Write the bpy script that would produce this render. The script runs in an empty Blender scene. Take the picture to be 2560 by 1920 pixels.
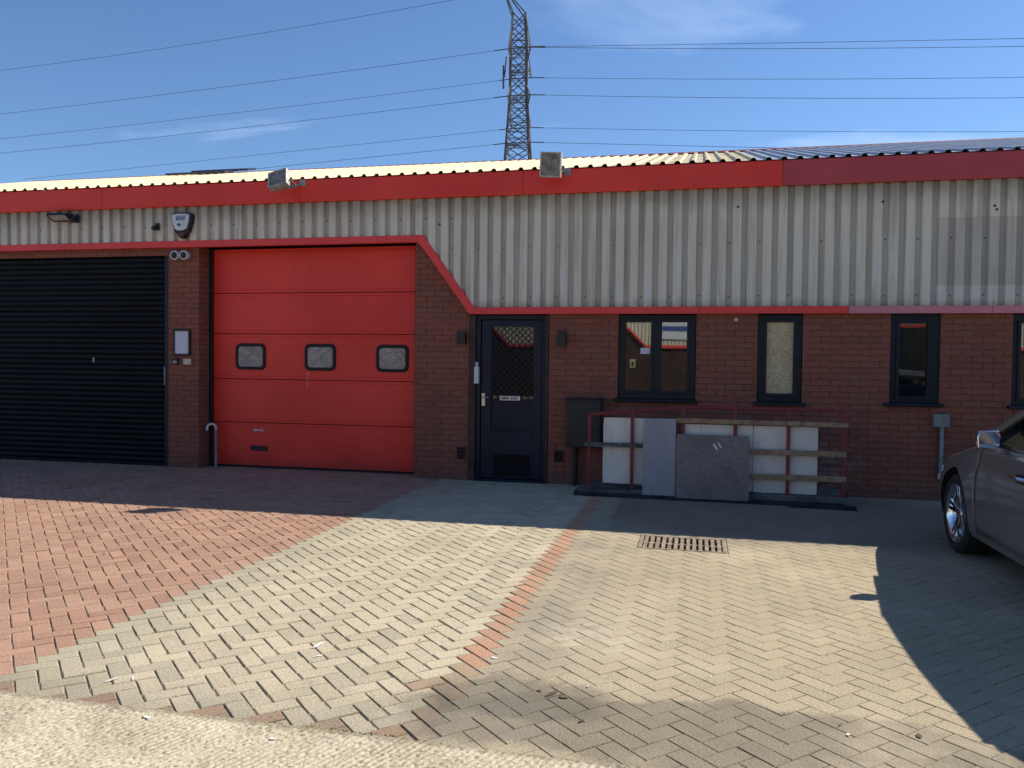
import bpy, bmesh, math, random
from mathutils import Vector, Matrix, noise

rnd = random.Random(11)
S = bpy.context.scene
COL = S.collection

# ------------------------------------------------------------------ camera
R_ = Vector((0.97525806, 0.22077912, 0.01132721))
U_ = Vector((-0.01692389, 0.02347453, 0.99958118))
F_ = Vector((-0.22042075, 0.97504130, -0.02663016))
cam = bpy.data.objects.new('camera', bpy.data.cameras.new('camera'))
COL.objects.link(cam)
m = Matrix((R_, U_, -F_)).transposed().to_4x4()
m.translation = Vector((0, -10, 1.5))
cam.matrix_world = m
cam.data.sensor_width = 36.0
cam.data.lens = 36.0 * 2054.1 / 2560
cam.data.clip_start = 0.05
cam.data.clip_end = 6000
S.camera = cam

# ------------------------------------------------------------------ light
SUN = Vector((0.9, 0.67, 1.0)).normalized()          # towards the sun
ELEV = math.asin(SUN.z)
AZ = math.atan2(SUN.x, SUN.y)                          # clockwise from +Y
SKY_STRENGTH = 0.085
SUN_STRENGTH = 5.0
EXPOSURE = 0.5
CLOUD_T = 0.565
CLOUD_L = (-4.1, -3.3, 0)
w = bpy.data.worlds.new('World')
S.world = w
w.use_nodes = True
nt = w.node_tree
nt.nodes.clear()
out = nt.nodes.new('ShaderNodeOutputWorld')
bg = nt.nodes.new('ShaderNodeBackground')
bg.inputs[1].default_value = SKY_STRENGTH
sky = nt.nodes.new('ShaderNodeTexSky')
sky.sky_type = 'NISHITA'
sky.sun_disc = False
sky.sun_elevation = ELEV
sky.sun_rotation = AZ
sky.air_density = 1.0
sky.dust_density = 0.1
sky.ozone_density = 4.0
# thin cirrus, mapped on a plane high above so that it thins towards the horizon
tc = nt.nodes.new('ShaderNodeTexCoord')
sep = nt.nodes.new('ShaderNodeSeparateXYZ')
nt.links.new(tc.outputs['Generated'], sep.inputs[0])
def wmath(op, a, b=None, clamp=False):
    n = nt.nodes.new('ShaderNodeMath'); n.operation = op; n.use_clamp = clamp
    for i, v in enumerate((a, b)):
        if v is None: continue
        if isinstance(v, (int, float)): n.inputs[i].default_value = v
        else: nt.links.new(v, n.inputs[i])
    return n.outputs[0]
zz = wmath('MAXIMUM', wmath('ADD', sep.outputs[2], 0.06), 0.06)
cx = wmath('DIVIDE', sep.outputs[0], zz)
cy = wmath('DIVIDE', sep.outputs[1], zz)
cb = nt.nodes.new('ShaderNodeCombineXYZ')
nt.links.new(cx, cb.inputs[0]); nt.links.new(cy, cb.inputs[1])
mp = nt.nodes.new('ShaderNodeMapping')
mp.inputs['Location'].default_value = CLOUD_L
mp.inputs['Rotation'].default_value = (0, 0, math.radians(25))
mp.inputs['Scale'].default_value = (0.55, 1.25, 1)
nt.links.new(cb.outputs[0], mp.inputs[0])
nz = nt.nodes.new('ShaderNodeTexNoise')
nz.inputs['Scale'].default_value = 1.1
nz.inputs['Detail'].default_value = 7
nz.inputs['Roughness'].default_value = 0.55
nz.inputs['Distortion'].default_value = 0.6
nt.links.new(mp.outputs[0], nz.inputs['Vector'])
cl = wmath('MULTIPLY', wmath('SUBTRACT', nz.outputs[0], CLOUD_T, True), 2.8, True)
mix = nt.nodes.new('ShaderNodeMix'); mix.data_type = 'RGBA'
nt.links.new(cl, mix.inputs[0])
nt.links.new(sky.outputs[0], mix.inputs[6])
mix.inputs[7].default_value = (7.2, 8.0, 9.6, 1)
tint = nt.nodes.new('ShaderNodeMix'); tint.data_type = 'RGBA'; tint.blend_type = 'MULTIPLY'
tint.inputs[0].default_value = 1.0
nt.links.new(mix.outputs[2], tint.inputs[6]); tint.inputs[7].default_value = (0.87, 1.0, 1.15, 1)
nt.links.new(tint.outputs[2], bg.inputs[0])
nt.links.new(bg.outputs[0], out.inputs[0])

sun = bpy.data.objects.new('sun', bpy.data.lights.new('sun', 'SUN'))
sun.data.energy = SUN_STRENGTH
sun.data.angle = math.radians(0.5)
sun.data.color = (1.0, 0.93, 0.82)
sun.rotation_euler = SUN.to_track_quat('Z', 'Y').to_euler()
COL.objects.link(sun)

S.view_settings.view_transform = 'Standard'
S.view_settings.look = 'None'
S.view_settings.exposure = EXPOSURE
S.view_settings.gamma = 1.0
S.view_settings.use_curve_mapping = False
S.render.engine = 'CYCLES'
S.cycles.max_bounces = 8
S.cycles.use_denoising = True

# ------------------------------------------------------------------ node helpers
class NB:
    """small material builder"""
    def __init__(s, name):
        s.m = bpy.data.materials.new(name); s.m.use_nodes = True
        s.t = s.m.node_tree; s.N = s.t.nodes; s.L = s.t.links
        s.b = s.N['Principled BSDF']; s.o = s.N['Material Output']
        g = s.N.new('ShaderNodeNewGeometry'); s.pos = g.outputs['Position']; s.nrm = g.outputs['Normal']
        x = s.N.new('ShaderNodeSeparateXYZ'); s.L.new(s.pos, x.inputs[0])
        s.x, s.y, s.z = x.outputs
    def set(s, sock, v):
        if isinstance(v, (int, float)): sock.default_value = v
        elif isinstance(v, (tuple, list)): sock.default_value = tuple(v) + ((1,) if len(v) == 3 and len(sock.default_value) == 4 else ())
        else: s.L.new(v, sock)
    def math(s, op, a, b=0.0, c=None, clamp=False):
        n = s.N.new('ShaderNodeMath'); n.operation = op; n.use_clamp = clamp
        s.set(n.inputs[0], a); s.set(n.inputs[1], b)
        if c is not None: s.set(n.inputs[2], c)
        return n.outputs[0]
    def mul(s, a, b, cl=False): return s.math('MULTIPLY', a, b, clamp=cl)
    def add(s, a, b, cl=False): return s.math('ADD', a, b, clamp=cl)
    def sub(s, a, b, cl=False): return s.math('SUBTRACT', a, b, clamp=cl)
    def mx(s, f, a, b, mode='MIX'):
        n = s.N.new('ShaderNodeMix'); n.data_type = 'RGBA'; n.blend_type = mode
        s.set(n.inputs[0], f); s.set(n.inputs[6], a); s.set(n.inputs[7], b)
        return n.outputs[2]
    def noise(s, scale, detail=4, rough=0.55, vec=None, dist=0.0):
        n = s.N.new('ShaderNodeTexNoise')
        n.inputs['Scale'].default_value = scale; n.inputs['Detail'].default_value = detail
        n.inputs['Roughness'].default_value = rough; n.inputs['Distortion'].default_value = dist
        s.L.new(vec if vec is not None else s.pos, n.inputs['Vector'])
        return n.outputs[0]
    def vor(s, scale, vec=None, feat='F1', out='Distance'):
        n = s.N.new('ShaderNodeTexVoronoi'); n.feature = feat
        n.inputs['Scale'].default_value = scale
        s.L.new(vec if vec is not None else s.pos, n.inputs['Vector'])
        return n.outputs[out]
    def step(s, v, lo, hi):
        n = s.N.new('ShaderNodeMapRange'); n.interpolation_type = 'SMOOTHSTEP'
        s.set(n.inputs[0], v); n.inputs[1].default_value = lo; n.inputs[2].default_value = hi
        return n.outputs[0]
    def scaled(s, sx, sy, sz):
        n = s.N.new('ShaderNodeMapping'); n.inputs['Scale'].default_value = (sx, sy, sz)
        s.L.new(s.pos, n.inputs[0]); return n.outputs[0]
    def attr(s, name):
        n = s.N.new('ShaderNodeAttribute'); n.attribute_name = name
        return n.outputs['Fac']
    def tone(s):
        oi = s.N.new('ShaderNodeObjectInfo')
        return s.math('FRACT', s.add(oi.outputs['Random'], s.attr('tone')))
    def bump(s, h, strength=0.4, dist=0.01):
        n = s.N.new('ShaderNodeBump'); n.inputs['Strength'].default_value = strength
        n.inputs['Distance'].default_value = dist
        s.L.new(h, n.inputs['Height']); s.L.new(n.outputs[0], s.b.inputs['Normal'])
    def base(s, c, rough=0.8, metal=0.0, spec=0.5, coat=None):
        s.set(s.b.inputs['Base Color'], c); s.set(s.b.inputs['Roughness'], rough)
        s.set(s.b.inputs['Metallic'], metal); s.set(s.b.inputs['Specular IOR Level'], spec)
        if coat is not None: s.b.inputs['Coat Weight'].default_value = coat; s.b.inputs['Coat Roughness'].default_value = 0.06
        return s.m
    def ellipse(s, cx, cy, rx, ry, ax=None, ay=None, warp=0.0, wscale=3.0):
        ax = s.x if ax is None else ax; ay = s.y if ay is None else ay
        if warp:
            wn = s.mul(s.sub(s.noise(wscale, 5), 0.5), warp)
            ax = s.add(ax, wn); ay = s.add(ay, wn)
        dx = s.math('DIVIDE', s.sub(ax, cx), rx); dy = s.math('DIVIDE', s.sub(ay, cy), ry)
        return s.math('SQRT', s.add(s.mul(dx, dx), s.mul(dy, dy)))

def simple(name, c, rough=0.6, metal=0.0, var=0.25, scale=9.0, bump=0.0, spec=0.5, coat=None):
    n = NB(name)
    a = tuple(v * (1 - var) for v in c); b = tuple(min(1, v * (1 + var)) for v in c)
    col = n.mx(n.step(n.noise(scale, 6), 0.3, 0.7), a, b)
    col = n.mx(n.mul(n.step(n.noise(scale * 7.3, 3), 0.45, 0.75), 0.35), col, tuple(v * (1 - var * 1.4) for v in c))
    if bump: n.bump(n.noise(scale * 12, 4), bump, 0.004)
    r = n.add(rough - 0.08, n.mul(n.noise(scale * 2, 3), 0.16))
    return n.base(col, r, metal, spec, coat)

# ------------------------------------------------------------------ materials
M = {}
def paver_mat(name, c1, c2, c3, kind):
    n = NB(name)
    t = n.tone()
    col = n.mx(n.step(t, 0.0, 0.7), c1, c2)
    col = n.mx(n.step(t, 0.8, 1.0), col, c3)
    col = n.mx(n.mul(n.step(n.math('FRACT', n.mul(t, 7.31)), 0.80, 0.84), 0.12 if kind == 'sand' else 0.28), col, (0.25, 0.24, 0.165) if kind != 'red' else (0.30, 0.19, 0.14))
    col = n.mx(n.mul(n.step(n.math('FRACT', n.mul(t, 5.77)), 0.90, 0.93), 0.10 if kind == 'sand' else 0.2), col, (0.42, 0.30, 0.22))
    # weathering, aggregate speckle
    col = n.mx(n.mul(n.step(n.noise(1.6, 6), 0.42, 0.72), 0.5), col, tuple(v * 0.78 for v in c1))
    sp = n.noise(95, 3, 0.8)
    col = n.mx(n.mul(n.step(sp, 0.52, 0.64), 0.62), col, tuple(v * 0.45 for v in c1))
    col = n.mx(n.mul(n.step(sp, 0.47, 0.34), 0.5), col, tuple(min(0.8, v * 1.5) for v in c2))
    col = n.mx(n.mul(n.step(n.noise(34, 5, 0.65), 0.55, 0.8), 0.35), col, tuple(v * 0.6 for v in c1))
    if kind == 'buff':
        # green-grey film along the left edge and the road edge
        g = n.mul(n.step(n.add(n.x, n.mul(n.noise(2.3, 4), 0.8)), -2.1, -3.0), 0.45)
        col = n.mx(g, col, (0.25, 0.245, 0.165))
        g2 = n.mul(n.step(n.add(n.y, n.mul(n.noise(3.1, 4), 0.7)), -6.1, -6.7), 0.45)
        col = n.mx(g2, col, (0.20, 0.185, 0.135))
    if kind in ('buff', 'sand'):
        # dirt washed to the low edge at the road: a long grey stain
        e = n.ellipse(0.15, -6.64, 1.5, 0.36, warp=0.62, wscale=2.6)
        col = n.mx(n.mul(n.step(e, 1.08, 0.80), n.add(0.38, n.mul(n.noise(5, 5), 0.4))), col, (0.125, 0.112, 0.085))
        e = n.ellipse(-0.75, -6.45, 0.45, 0.26, warp=0.5, wscale=5.0)
        col = n.mx(n.mul(n.step(e, 1.15, 0.7), n.add(0.3, n.mul(n.noise(9, 5), 0.5))), col, (0.105, 0.095, 0.07))
    if kind == 'sand':
        sd = n.step(n.noise(1.15, 6, 0.6), 0.5, 0.66)
        col = n.mx(n.mul(sd, 0.5), col, (0.50, 0.42, 0.285))
        e = n.ellipse(-0.55, -5.5, 0.42, 0.35, warp=0.5, wscale=5.0)
        col = n.mx(n.mul(n.mul(n.step(e, 1.2, 0.3), n.step(n.noise(7, 5), 0.4, 0.6)), 0.55), col, (0.55, 0.48, 0.36))
        # grey film beside the red line, darker oval near the wall, cut straight on its left
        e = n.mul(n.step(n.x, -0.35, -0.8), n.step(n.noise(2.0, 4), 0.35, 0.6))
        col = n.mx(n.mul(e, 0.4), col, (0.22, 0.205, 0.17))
        dark_oval = n.step(n.ellipse(1.3, -1.5, 2.9, 1.5, warp=0.7, wscale=1.3), 1.1, 0.7)
        e = n.mul(n.step(n.add(n.x, n.mul(n.noise(5, 3), 0.05)), -0.80, -0.74), dark_oval)
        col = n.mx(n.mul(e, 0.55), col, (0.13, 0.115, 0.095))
    h = n.add(n.noise(150, 3), n.mul(n.noise(60, 4), 1.2))
    n.bump(h, 0.7, 0.005)
    return n.base(col, 0.92, 0, 0.25)
M['paver_red'] = paver_mat('red_paver', (0.36, 0.212, 0.142), (0.43, 0.26, 0.178), (0.32, 0.175, 0.12), 'red')
M['paver_buff'] = paver_mat('buff_paver', (0.465, 0.398, 0.275), (0.535, 0.458, 0.32), (0.41, 0.36, 0.255), 'buff')
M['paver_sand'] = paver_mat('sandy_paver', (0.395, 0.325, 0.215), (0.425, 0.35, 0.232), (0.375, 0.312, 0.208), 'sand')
M['paver_strip'] = paver_mat('strip_paver', (0.41, 0.235, 0.145), (0.48, 0.285, 0.18), (0.40, 0.26, 0.17), 'strip')
M['paver_edge'] = paver_mat('edge_paver', (0.26, 0.185, 0.125), (0.30, 0.205, 0.135), (0.24, 0.18, 0.125), 'edge')
M['paver_faded'] = paver_mat('faded_strip_paver', (0.37, 0.27, 0.18), (0.42, 0.30, 0.20), (0.36, 0.275, 0.19), 'buff')
M['bed'] = simple('joint_sand', (0.30, 0.24, 0.16), 0.95, var=0.45, scale=22, bump=0.5, spec=0.1)
M['bed_sand'] = simple('joint_sand_pale', (0.28, 0.24, 0.175), 0.95, var=0.35, scale=22, bump=0.5, spec=0.1)

def conc_mat():
    n = NB('brushed_concrete')
    col = n.mx(n.step(n.noise(3.0, 6), 0.3, 0.7), (0.44, 0.385, 0.275), (0.54, 0.475, 0.345))
    sp = n.noise(70, 3, 0.8)
    col = n.mx(n.mul(n.step(sp, 0.53, 0.63), 0.85), col, (0.19, 0.155, 0.095))
    col = n.mx(n.mul(n.step(sp, 0.42, 0.3), 0.5), col, (0.60, 0.53, 0.39))
    col = n.mx(n.mul(n.step(n.noise(48, 4), 0.58, 0.72), 0.5), col, (0.25, 0.215, 0.14))
    gm = n.step(n.add(n.y, n.mul(n.noise(14, 5), 0.06)), -6.985, -6.95)
    col = n.mx(n.mul(gm, 0.6), col, (0.16, 0.13, 0.085))
    sc_ = n.add(n.sub(n.mul(n.x, 0.92), n.mul(n.y, 0.38)), n.mul(n.noise(5, 3), 0.022))
    gro = n.step(n.math('SINE', n.mul(sc_, 6.2832 / 0.028)), -0.1, -0.9)
    gmask = n.mul(n.step(n.noise(2.4, 4), 0.42, 0.6), n.step(n.noise(40, 3), 0.36, 0.56))
    col = n.mx(n.mul(n.mul(gro, gmask), 0.7), col, (0.20, 0.165, 0.10))
    cr = n.step(n.noise(1.6, 6, 0.6), 0.5, 0.7)
    col = n.mx(n.mul(cr, 0.4), col, (0.29, 0.255, 0.18))
    n.bump(n.add(sp, n.noise(60, 4)), 0.6, 0.004)
    return n.base(col, 0.93, 0, 0.2)
M['conc'] = conc_mat()
M['conc_dark'] = simple('old_concrete', (0.13, 0.135, 0.12), 0.9, var=0.4, scale=6, bump=0.4, spec=0.2)
M['kerb_dark'] = simple('dark_kerb', (0.035, 0.035, 0.033), 0.85, var=0.4, scale=8, bump=0.3, spec=0.2)
M['ground'] = simple('yard_ground', (0.20, 0.185, 0.155), 0.95, var=0.25, scale=0.8, spec=0.15)

def brick_mat():
    n = NB('red_brick')
    t = n.tone()
    col = n.mx(n.step(t, 0, 0.6), (0.235, 0.085, 0.056), (0.28, 0.098, 0.062))
    col = n.mx(n.step(t, 0.72, 1.0), col, (0.245, 0.105, 0.070))
    col = n.mx(n.mul(n.step(n.noise(55, 4), 0.5, 0.75), 0.5), col, (0.13, 0.055, 0.04))
    col = n.mx(n.mul(n.step(n.noise(1.1, 5), 0.48, 0.7), 0.45), col, (0.17, 0.078, 0.055))
    # splash dirt at the foot, white salts by the ramp's end and behind the rails
    d = n.step(n.add(n.z, n.mul(n.noise(4, 4), 0.3)), 0.45, 0.1)
    col = n.mx(n.mul(d, 0.5), col, (0.10, 0.08, 0.062))
    e = n.ellipse(1.42, 0.33, 0.5, 0.38, n.x, n.z, warp=0.45, wscale=6)
    sal = n.mul(n.step(e, 1.1, 0.4), n.step(n.noise(9, 5), 0.38, 0.7))
    col = n.mx(n.mul(sal, 0.5), col, (0.36, 0.34, 0.32))
    rn = n.mul(n.step(n.noise(1.0, 5, 0.6, vec=n.scaled(7, 7, 0.6)), 0.55, 0.72), n.step(n.z, 1.5, 0.9))
    col = n.mx(n.mul(rn, 0.45), col, (0.10, 0.062, 0.048))
    pl = n.step(n.noise(2.2, 6, 0.65), 0.58, 0.74)
    col = n.mx(n.mul(pl, 0.4), col, (0.33, 0.17, 0.12))
    n.bump(n.noise(120, 4), 0.5, 0.003)
    return n.base(col, 0.88, 0, 0.3)
M['brick'] = brick_mat()
M['mortar'] = simple('mortar', (0.19, 0.085, 0.058), 0.95, var=0.3, scale=14, bump=0.3, spec=0.1)

def clad_mat():
    n = NB('cladding_paint')
    col = n.mx(n.step(n.noise(0.9, 5), 0.35, 0.65), (0.64, 0.58, 0.45), (0.71, 0.645, 0.51))
    # rain streaks
    st = n.noise(1.0, 6, 0.6, vec=n.scaled(16, 16, 0.7))
    col = n.mx(n.mul(n.step(st, 0.47, 0.70), 0.55), col, (0.31, 0.265, 0.20))
    rs = n.noise(1.0, 5, 0.6, vec=n.scaled(26, 26, 0.5))
    col = n.mx(n.mul(n.step(rs, 0.62, 0.74), 0.5), col, (0.30, 0.20, 0.12))
    pale = n.noise(1.0, 5, 0.6, vec=n.scaled(5.5, 5.5, 1.1))
    pz = n.mul(n.step(n.z, 3.2, 2.7), n.step(pale, 0.5, 0.62))
    col = n.mx(n.mul(pz, 0.55), col, (0.70, 0.67, 0.59))
    # brown dirt under the fascia, green film at the drip edge
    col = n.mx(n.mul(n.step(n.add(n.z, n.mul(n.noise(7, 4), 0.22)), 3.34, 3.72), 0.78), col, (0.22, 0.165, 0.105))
    lowmask = n.mul(n.step(n.x, -2.9, -2.6), n.step(n.add(n.z, n.mul(n.noise(9, 5), 0.22)), 2.42, 2.25))
    col = n.mx(n.mul(lowmask, 0.6), col, (0.20, 0.225, 0.165))
    # repainted rectangle and the whitewashed band below it
    inx = n.step(n.x, 2.555, 2.56)
    p1 = n.mul(inx, n.mul(n.step(n.z, 2.40, 2.405), n.step(n.z, 3.15, 3.145)))
    col = n.mx(n.mul(n.mul(p1, n.add(0.45, n.noise(3, 4))), 0.5), col, (0.40, 0.36, 0.295))
    p2 = n.mul(inx, n.mul(n.step(n.z, 2.235, 2.24), n.step(n.z, 2.40, 2.395)))
    col = n.mx(n.mul(n.mul(p2, n.add(0.4, n.noise(6, 4))), 0.55), col, (0.66, 0.63, 0.58))
    gr = n.mul(n.step(n.noise(38, 5, 0.7), 0.6, 0.75), 0.35)
    col = n.mx(gr, col, (0.27, 0.24, 0.19))
    vy = n.step(n.y, -0.062, -0.046)                 # shade of the recessed troughs put into the colour
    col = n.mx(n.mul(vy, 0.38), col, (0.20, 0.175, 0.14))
    n.bump(n.noise(14, 3), 0.12, 0.004)
    return n.base(col, 0.6, 0, 0.35)
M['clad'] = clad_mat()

def roof_mat():
    n = NB('roof_sheet_paint')
    c1 = n.mx(n.step(n.noise(1.6, 6, 0.6), 0.35, 0.68), (0.62, 0.50, 0.27), (0.72, 0.60, 0.35))
    st = n.noise(1.0, 6, 0.6, vec=n.scaled(9, 1.2, 1.2))
    c1 = n.mx(n.mul(n.step(st, 0.52, 0.7), 0.55), c1, (0.42, 0.31, 0.15))
    tr = n.step(n.add(n.x, n.mul(n.noise(1.4, 4), 1.4)), -0.6, 0.9)
    c1 = n.mx(n.mul(tr, n.mul(n.step(st, 0.45, 0.6), 0.6)), c1, (0.30, 0.25, 0.13))
    c2 = n.mx(n.step(n.noise(1.2, 5), 0.35, 0.65), (0.30, 0.33, 0.38), (0.37, 0.40, 0.45))
    c2 = n.mx(n.mul(n.step(st, 0.55, 0.75), 0.4), c2, (0.22, 0.22, 0.24))
    col = n.mx(n.step(n.x, 0.622, 0.628), c1, c2)
    n.bump(n.noise(10, 3), 0.1, 0.004)
    return n.base(col, 0.5, 0, 0.4)
M['roof'] = roof_mat()

def red_mat(name, c, faded, rough=0.5):
    n = NB(name)
    col = n.mx(n.step(n.noise(0.9, 5), 0.3, 0.7), c, tuple(min(1, v * 1.15 + 0.01) for v in c))
    st = n.noise(1.0, 6, 0.6, vec=n.scaled(12, 12, 1.0))
    col = n.mx(n.mul(n.step(st, 0.55, 0.75), 0.22), col, faded)
    col = n.mx(n.mul(n.step(n.noise(30, 5, 0.7), 0.58, 0.75), 0.25), col, tuple(v * 0.55 for v in c))
    gz = n.step(n.add(n.z, n.mul(n.noise(5, 5), 0.35)), 0.42, 0.12)
    col = n.mx(n.mul(gz, 0.45), col, (0.10, 0.035, 0.025))
    n.bump(n.add(n.noise(4, 3), n.mul(n.noise(160, 2), 0.06)), 0.12, 0.006)
    return n.base(col, rough, 0, 0.4)
M['red'] = red_mat('red_fascia_paint', (0.70, 0.036, 0.019), (0.30, 0.09, 0.075))
M['maroon'] = red_mat('faded_maroon_paint', (0.42, 0.050, 0.058), (0.25, 0.09, 0.10), 0.6)
M['trim'] = red_mat('red_trim_paint', (0.72, 0.050, 0.045), (0.5, 0.16, 0.15))
M['pink'] = red_mat('sun_bleached_trim_paint', (0.58, 0.20, 0.23), (0.55, 0.28, 0.28), 0.6)
M['doorred'] = red_mat('red_door_paint', (0.76, 0.038, 0.020), (0.34, 0.07, 0.05), 0.45)
M['railred'] = red_mat('red_rail_paint', (0.20, 0.026, 0.03), (0.25, 0.10, 0.09), 0.6)
M['navy'] = simple('dark_blue_frame_paint', (0.006, 0.011, 0.019), 0.42, var=0.3, scale=5, spec=0.3)
M['navydoor'] = simple('navy_door_paint', (0.006, 0.011, 0.026), 0.42, var=0.25, scale=4, spec=0.3)
M['shutter'] = simple('black_shutter_paint', (0.003, 0.0035, 0.006), 0.55, var=0.3, scale=5, spec=0.18)
M['black'] = simple('black_plastic', (0.012, 0.012, 0.013), 0.5, var=0.3, scale=12)
M['rubber'] = simple('black_rubber', (0.010, 0.009, 0.009), 0.7, var=0.3, scale=20)
M['white'] = simple('white_plastic', (0.62, 0.62, 0.62), 0.4, var=0.1, scale=12)
M['cream'] = simple('cream_plastic', (0.55, 0.46, 0.30), 0.5, var=0.12, scale=14)
M['paper'] = simple('paper', (0.66, 0.66, 0.74), 0.8, var=0.06, scale=20)
M['blue'] = simple('blue_print', (0.05, 0.09, 0.28), 0.6, var=0.15)
M['yellow'] = simple('yellow_sticker', (0.55, 0.45, 0.12), 0.6, var=0.15)
M['darkred'] = simple('dark_red_plastic', (0.09, 0.006, 0.010), 0.35, var=0.2)
M['steel'] = simple('stainless_steel', (0.55, 0.55, 0.54), 0.3, 1.0, var=0.1)
M['galv'] = simple('galvanised_grey', (0.26, 0.28, 0.29), 0.55, 0.3, var=0.3, scale=14)
M['greybox'] = simple('grey_plastic', (0.22, 0.22, 0.195), 0.6, var=0.2, scale=12)
M['wood'] = simple('dark_timber', (0.055, 0.026, 0.017), 0.7, var=0.4, scale=10, bump=0.3)
M['lamp_metal'] = simple('weathered_aluminium', (0.42, 0.40, 0.37), 0.55, 0.2, var=0.25, scale=14)
M['castiron'] = simple('cast_iron', (0.27, 0.215, 0.15), 0.7, 0.2, var=0.5, scale=18, bump=0.4)
M['void'] = simple('drain_void', (0.012, 0.011, 0.009), 0.95, var=0.3)
M['oppbrick'] = simple('dark_shaded_brick', (0.045, 0.024, 0.02), 0.9, var=0.4, scale=2)  # shade of the bays under the trim put into the brick colour
M['interior'] = simple('dark_interior', (0.035, 0.033, 0.032), 0.9, var=0.4, scale=2)
M['pylon'] = simple('pylon_steel', (0.16, 0.14, 0.135), 0.65, 0.3, var=0.3, scale=0.8)
M['wire'] = simple('conductor', (0.10, 0.13, 0.20), 0.6, 0.3, var=0.1)
M['insul'] = simple('glass_insulator', (0.05, 0.06, 0.08), 0.3, var=0.2)
M['leafgreen'] = simple('weed_leaf', (0.075, 0.12, 0.02), 0.7, var=0.5, scale=40)
M['litter'] = simple('dry_litter', (0.10, 0.075, 0.045), 0.9, var=0.5, scale=40)
M['chalk'] = simple('white_fleck', (0.72, 0.71, 0.68), 0.8, var=0.1, scale=40)
M['darkslate'] = simple('dark_rooflight', (0.03, 0.03, 0.055), 0.3, var=0.2)

def whiteboard_mat(name, c, dirt):
    n = NB(name)
    col = n.mx(n.step(n.noise(3, 6), 0.3, 0.7), c, tuple(v * 0.88 for v in c))
    st = n.noise(1.0, 6, 0.65, vec=n.scaled(14, 14, 2.0))
    col = n.mx(n.mul(n.step(st, 0.54, 0.72), 0.5), col, dirt)
    col = n.mx(n.mul(n.step(n.noise(22, 5, 0.7), 0.56, 0.72), 0.35), col, dirt)
    n.bump(n.noise(30, 4), 0.2, 0.003)
    return n.base(col, 0.7, 0, 0.3)
M['wboard'] = whiteboard_mat('white_board_paint', (0.80, 0.735, 0.62), (0.48, 0.42, 0.34))
M['gboard'] = whiteboard_mat('grey_board_paint', (0.36, 0.345, 0.35), (0.24, 0.22, 0.21))
def osb_mat(name, c1, c2, c3, s):
    n = NB(name)
    v = n.vor(s, n.scaled(1, 1, 0.6), out='Color')
    sp = n.N.new('ShaderNodeSeparateColor'); n.L.new(v, sp.inputs[0])
    v2 = n.vor(s * 1.5, n.scaled(0.7, 1, 1), out='Color')
    s2 = n.N.new('ShaderNodeSeparateColor'); n.L.new(v2, s2.inputs[0])
    col = n.mx(sp.outputs[0], c1, c2)
    col = n.mx(n.step(s2.outputs[1], 0.62, 0.9), col, c3)
    col = n.mx(n.mul(n.step(n.noise(2.4, 5), 0.45, 0.7), 0.4), col, tuple(v * 0.6 for v in c1))
    n.bump(n.add(sp.outputs[0], s2.outputs[1]), 0.35, 0.003)
    return n.base(col, 0.8, 0, 0.2)
M['osb_grey'] = osb_mat('weathered_strand_board', (0.215, 0.175, 0.150), (0.25, 0.205, 0.175), (0.275, 0.235, 0.21), 40)
M['osb_new'] = osb_mat('fresh_strand_board', (0.54, 0.44, 0.26), (0.62, 0.51, 0.31), (0.44, 0.34, 0.19), 44)
M['osb_mid'] = osb_mat('shaded_strand_board', (0.30, 0.25, 0.18), (0.36, 0.30, 0.22), (0.24, 0.2, 0.15), 40)
M['plank'] = osb_mat('softwood_plank', (0.33, 0.215, 0.125), (0.40, 0.27, 0.16), (0.25, 0.17, 0.10), 20)
M['plankgrey'] = osb_mat('grey_plank', (0.10, 0.09, 0.075), (0.15, 0.135, 0.115), (0.22, 0.2, 0.18), 20)

def glass_mat(name, tint=(0.75, 0.8, 0.8), refl=0.16):
    n = NB(name)
    tr = n.N.new('ShaderNodeBsdfTransparent'); tr.inputs[0].default_value = tuple(tint) + (1,)
    gl = n.N.new('ShaderNodeBsdfGlossy'); gl.inputs['Roughness'].default_value = 0.015
    gl.inputs[0].default_value = (1, 1, 1, 1)
    bp = n.N.new('ShaderNodeBump'); bp.inputs['Strength'].default_value = 0.02; bp.inputs['Distance'].default_value = 0.01
    n.L.new(n.noise(2.2, 2), bp.inputs['Height']); n.L.new(bp.outputs[0], gl.inputs['Normal'])
    lw = n.N.new('ShaderNodeLayerWeight'); lw.inputs[0].default_value = 0.25
    f = n.add(refl, n.mul(lw.outputs['Fresnel'], 0.6), True)
    mxs = n.N.new('ShaderNodeMixShader')
    n.L.new(f, mxs.inputs[0]); n.L.new(tr.outputs[0], mxs.inputs[1]); n.L.new(gl.outputs[0], mxs.inputs[2])
    n.L.new(mxs.outputs[0], n.o.inputs[0])
    return n.m
M['glass'] = glass_mat('window_glass')
M['dullglass'] = glass_mat('dusty_window_glass', (0.6, 0.62, 0.62), 0.05)
M['doorglass'] = glass_mat('dark_door_glass', (0.35, 0.38, 0.42), 0.055)
M['carglass'] = glass_mat('car_glass', (0.28, 0.33, 0.31), 0.10)
def acrylic():
    n = NB('scuffed_acrylic')
    col = n.mx(n.noise(9, 4), (0.20, 0.19, 0.17), (0.42, 0.40, 0.36))
    n.bump(n.noise(5.5, 2), 0.5, 0.02)
    return n.base(col, 0.10, 0, 0.8)
M['acrylic'] = acrylic()
def carpaint():
    n = NB('grey_metallic_paint')
    fl = n.noise(900, 1)
    col = n.mx(fl, (0.14, 0.14, 0.145), (0.19, 0.19, 0.192))
    return n.base(col, 0.36, 0.35, 0.5, coat=0.9)
M['car'] = carpaint()
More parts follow.
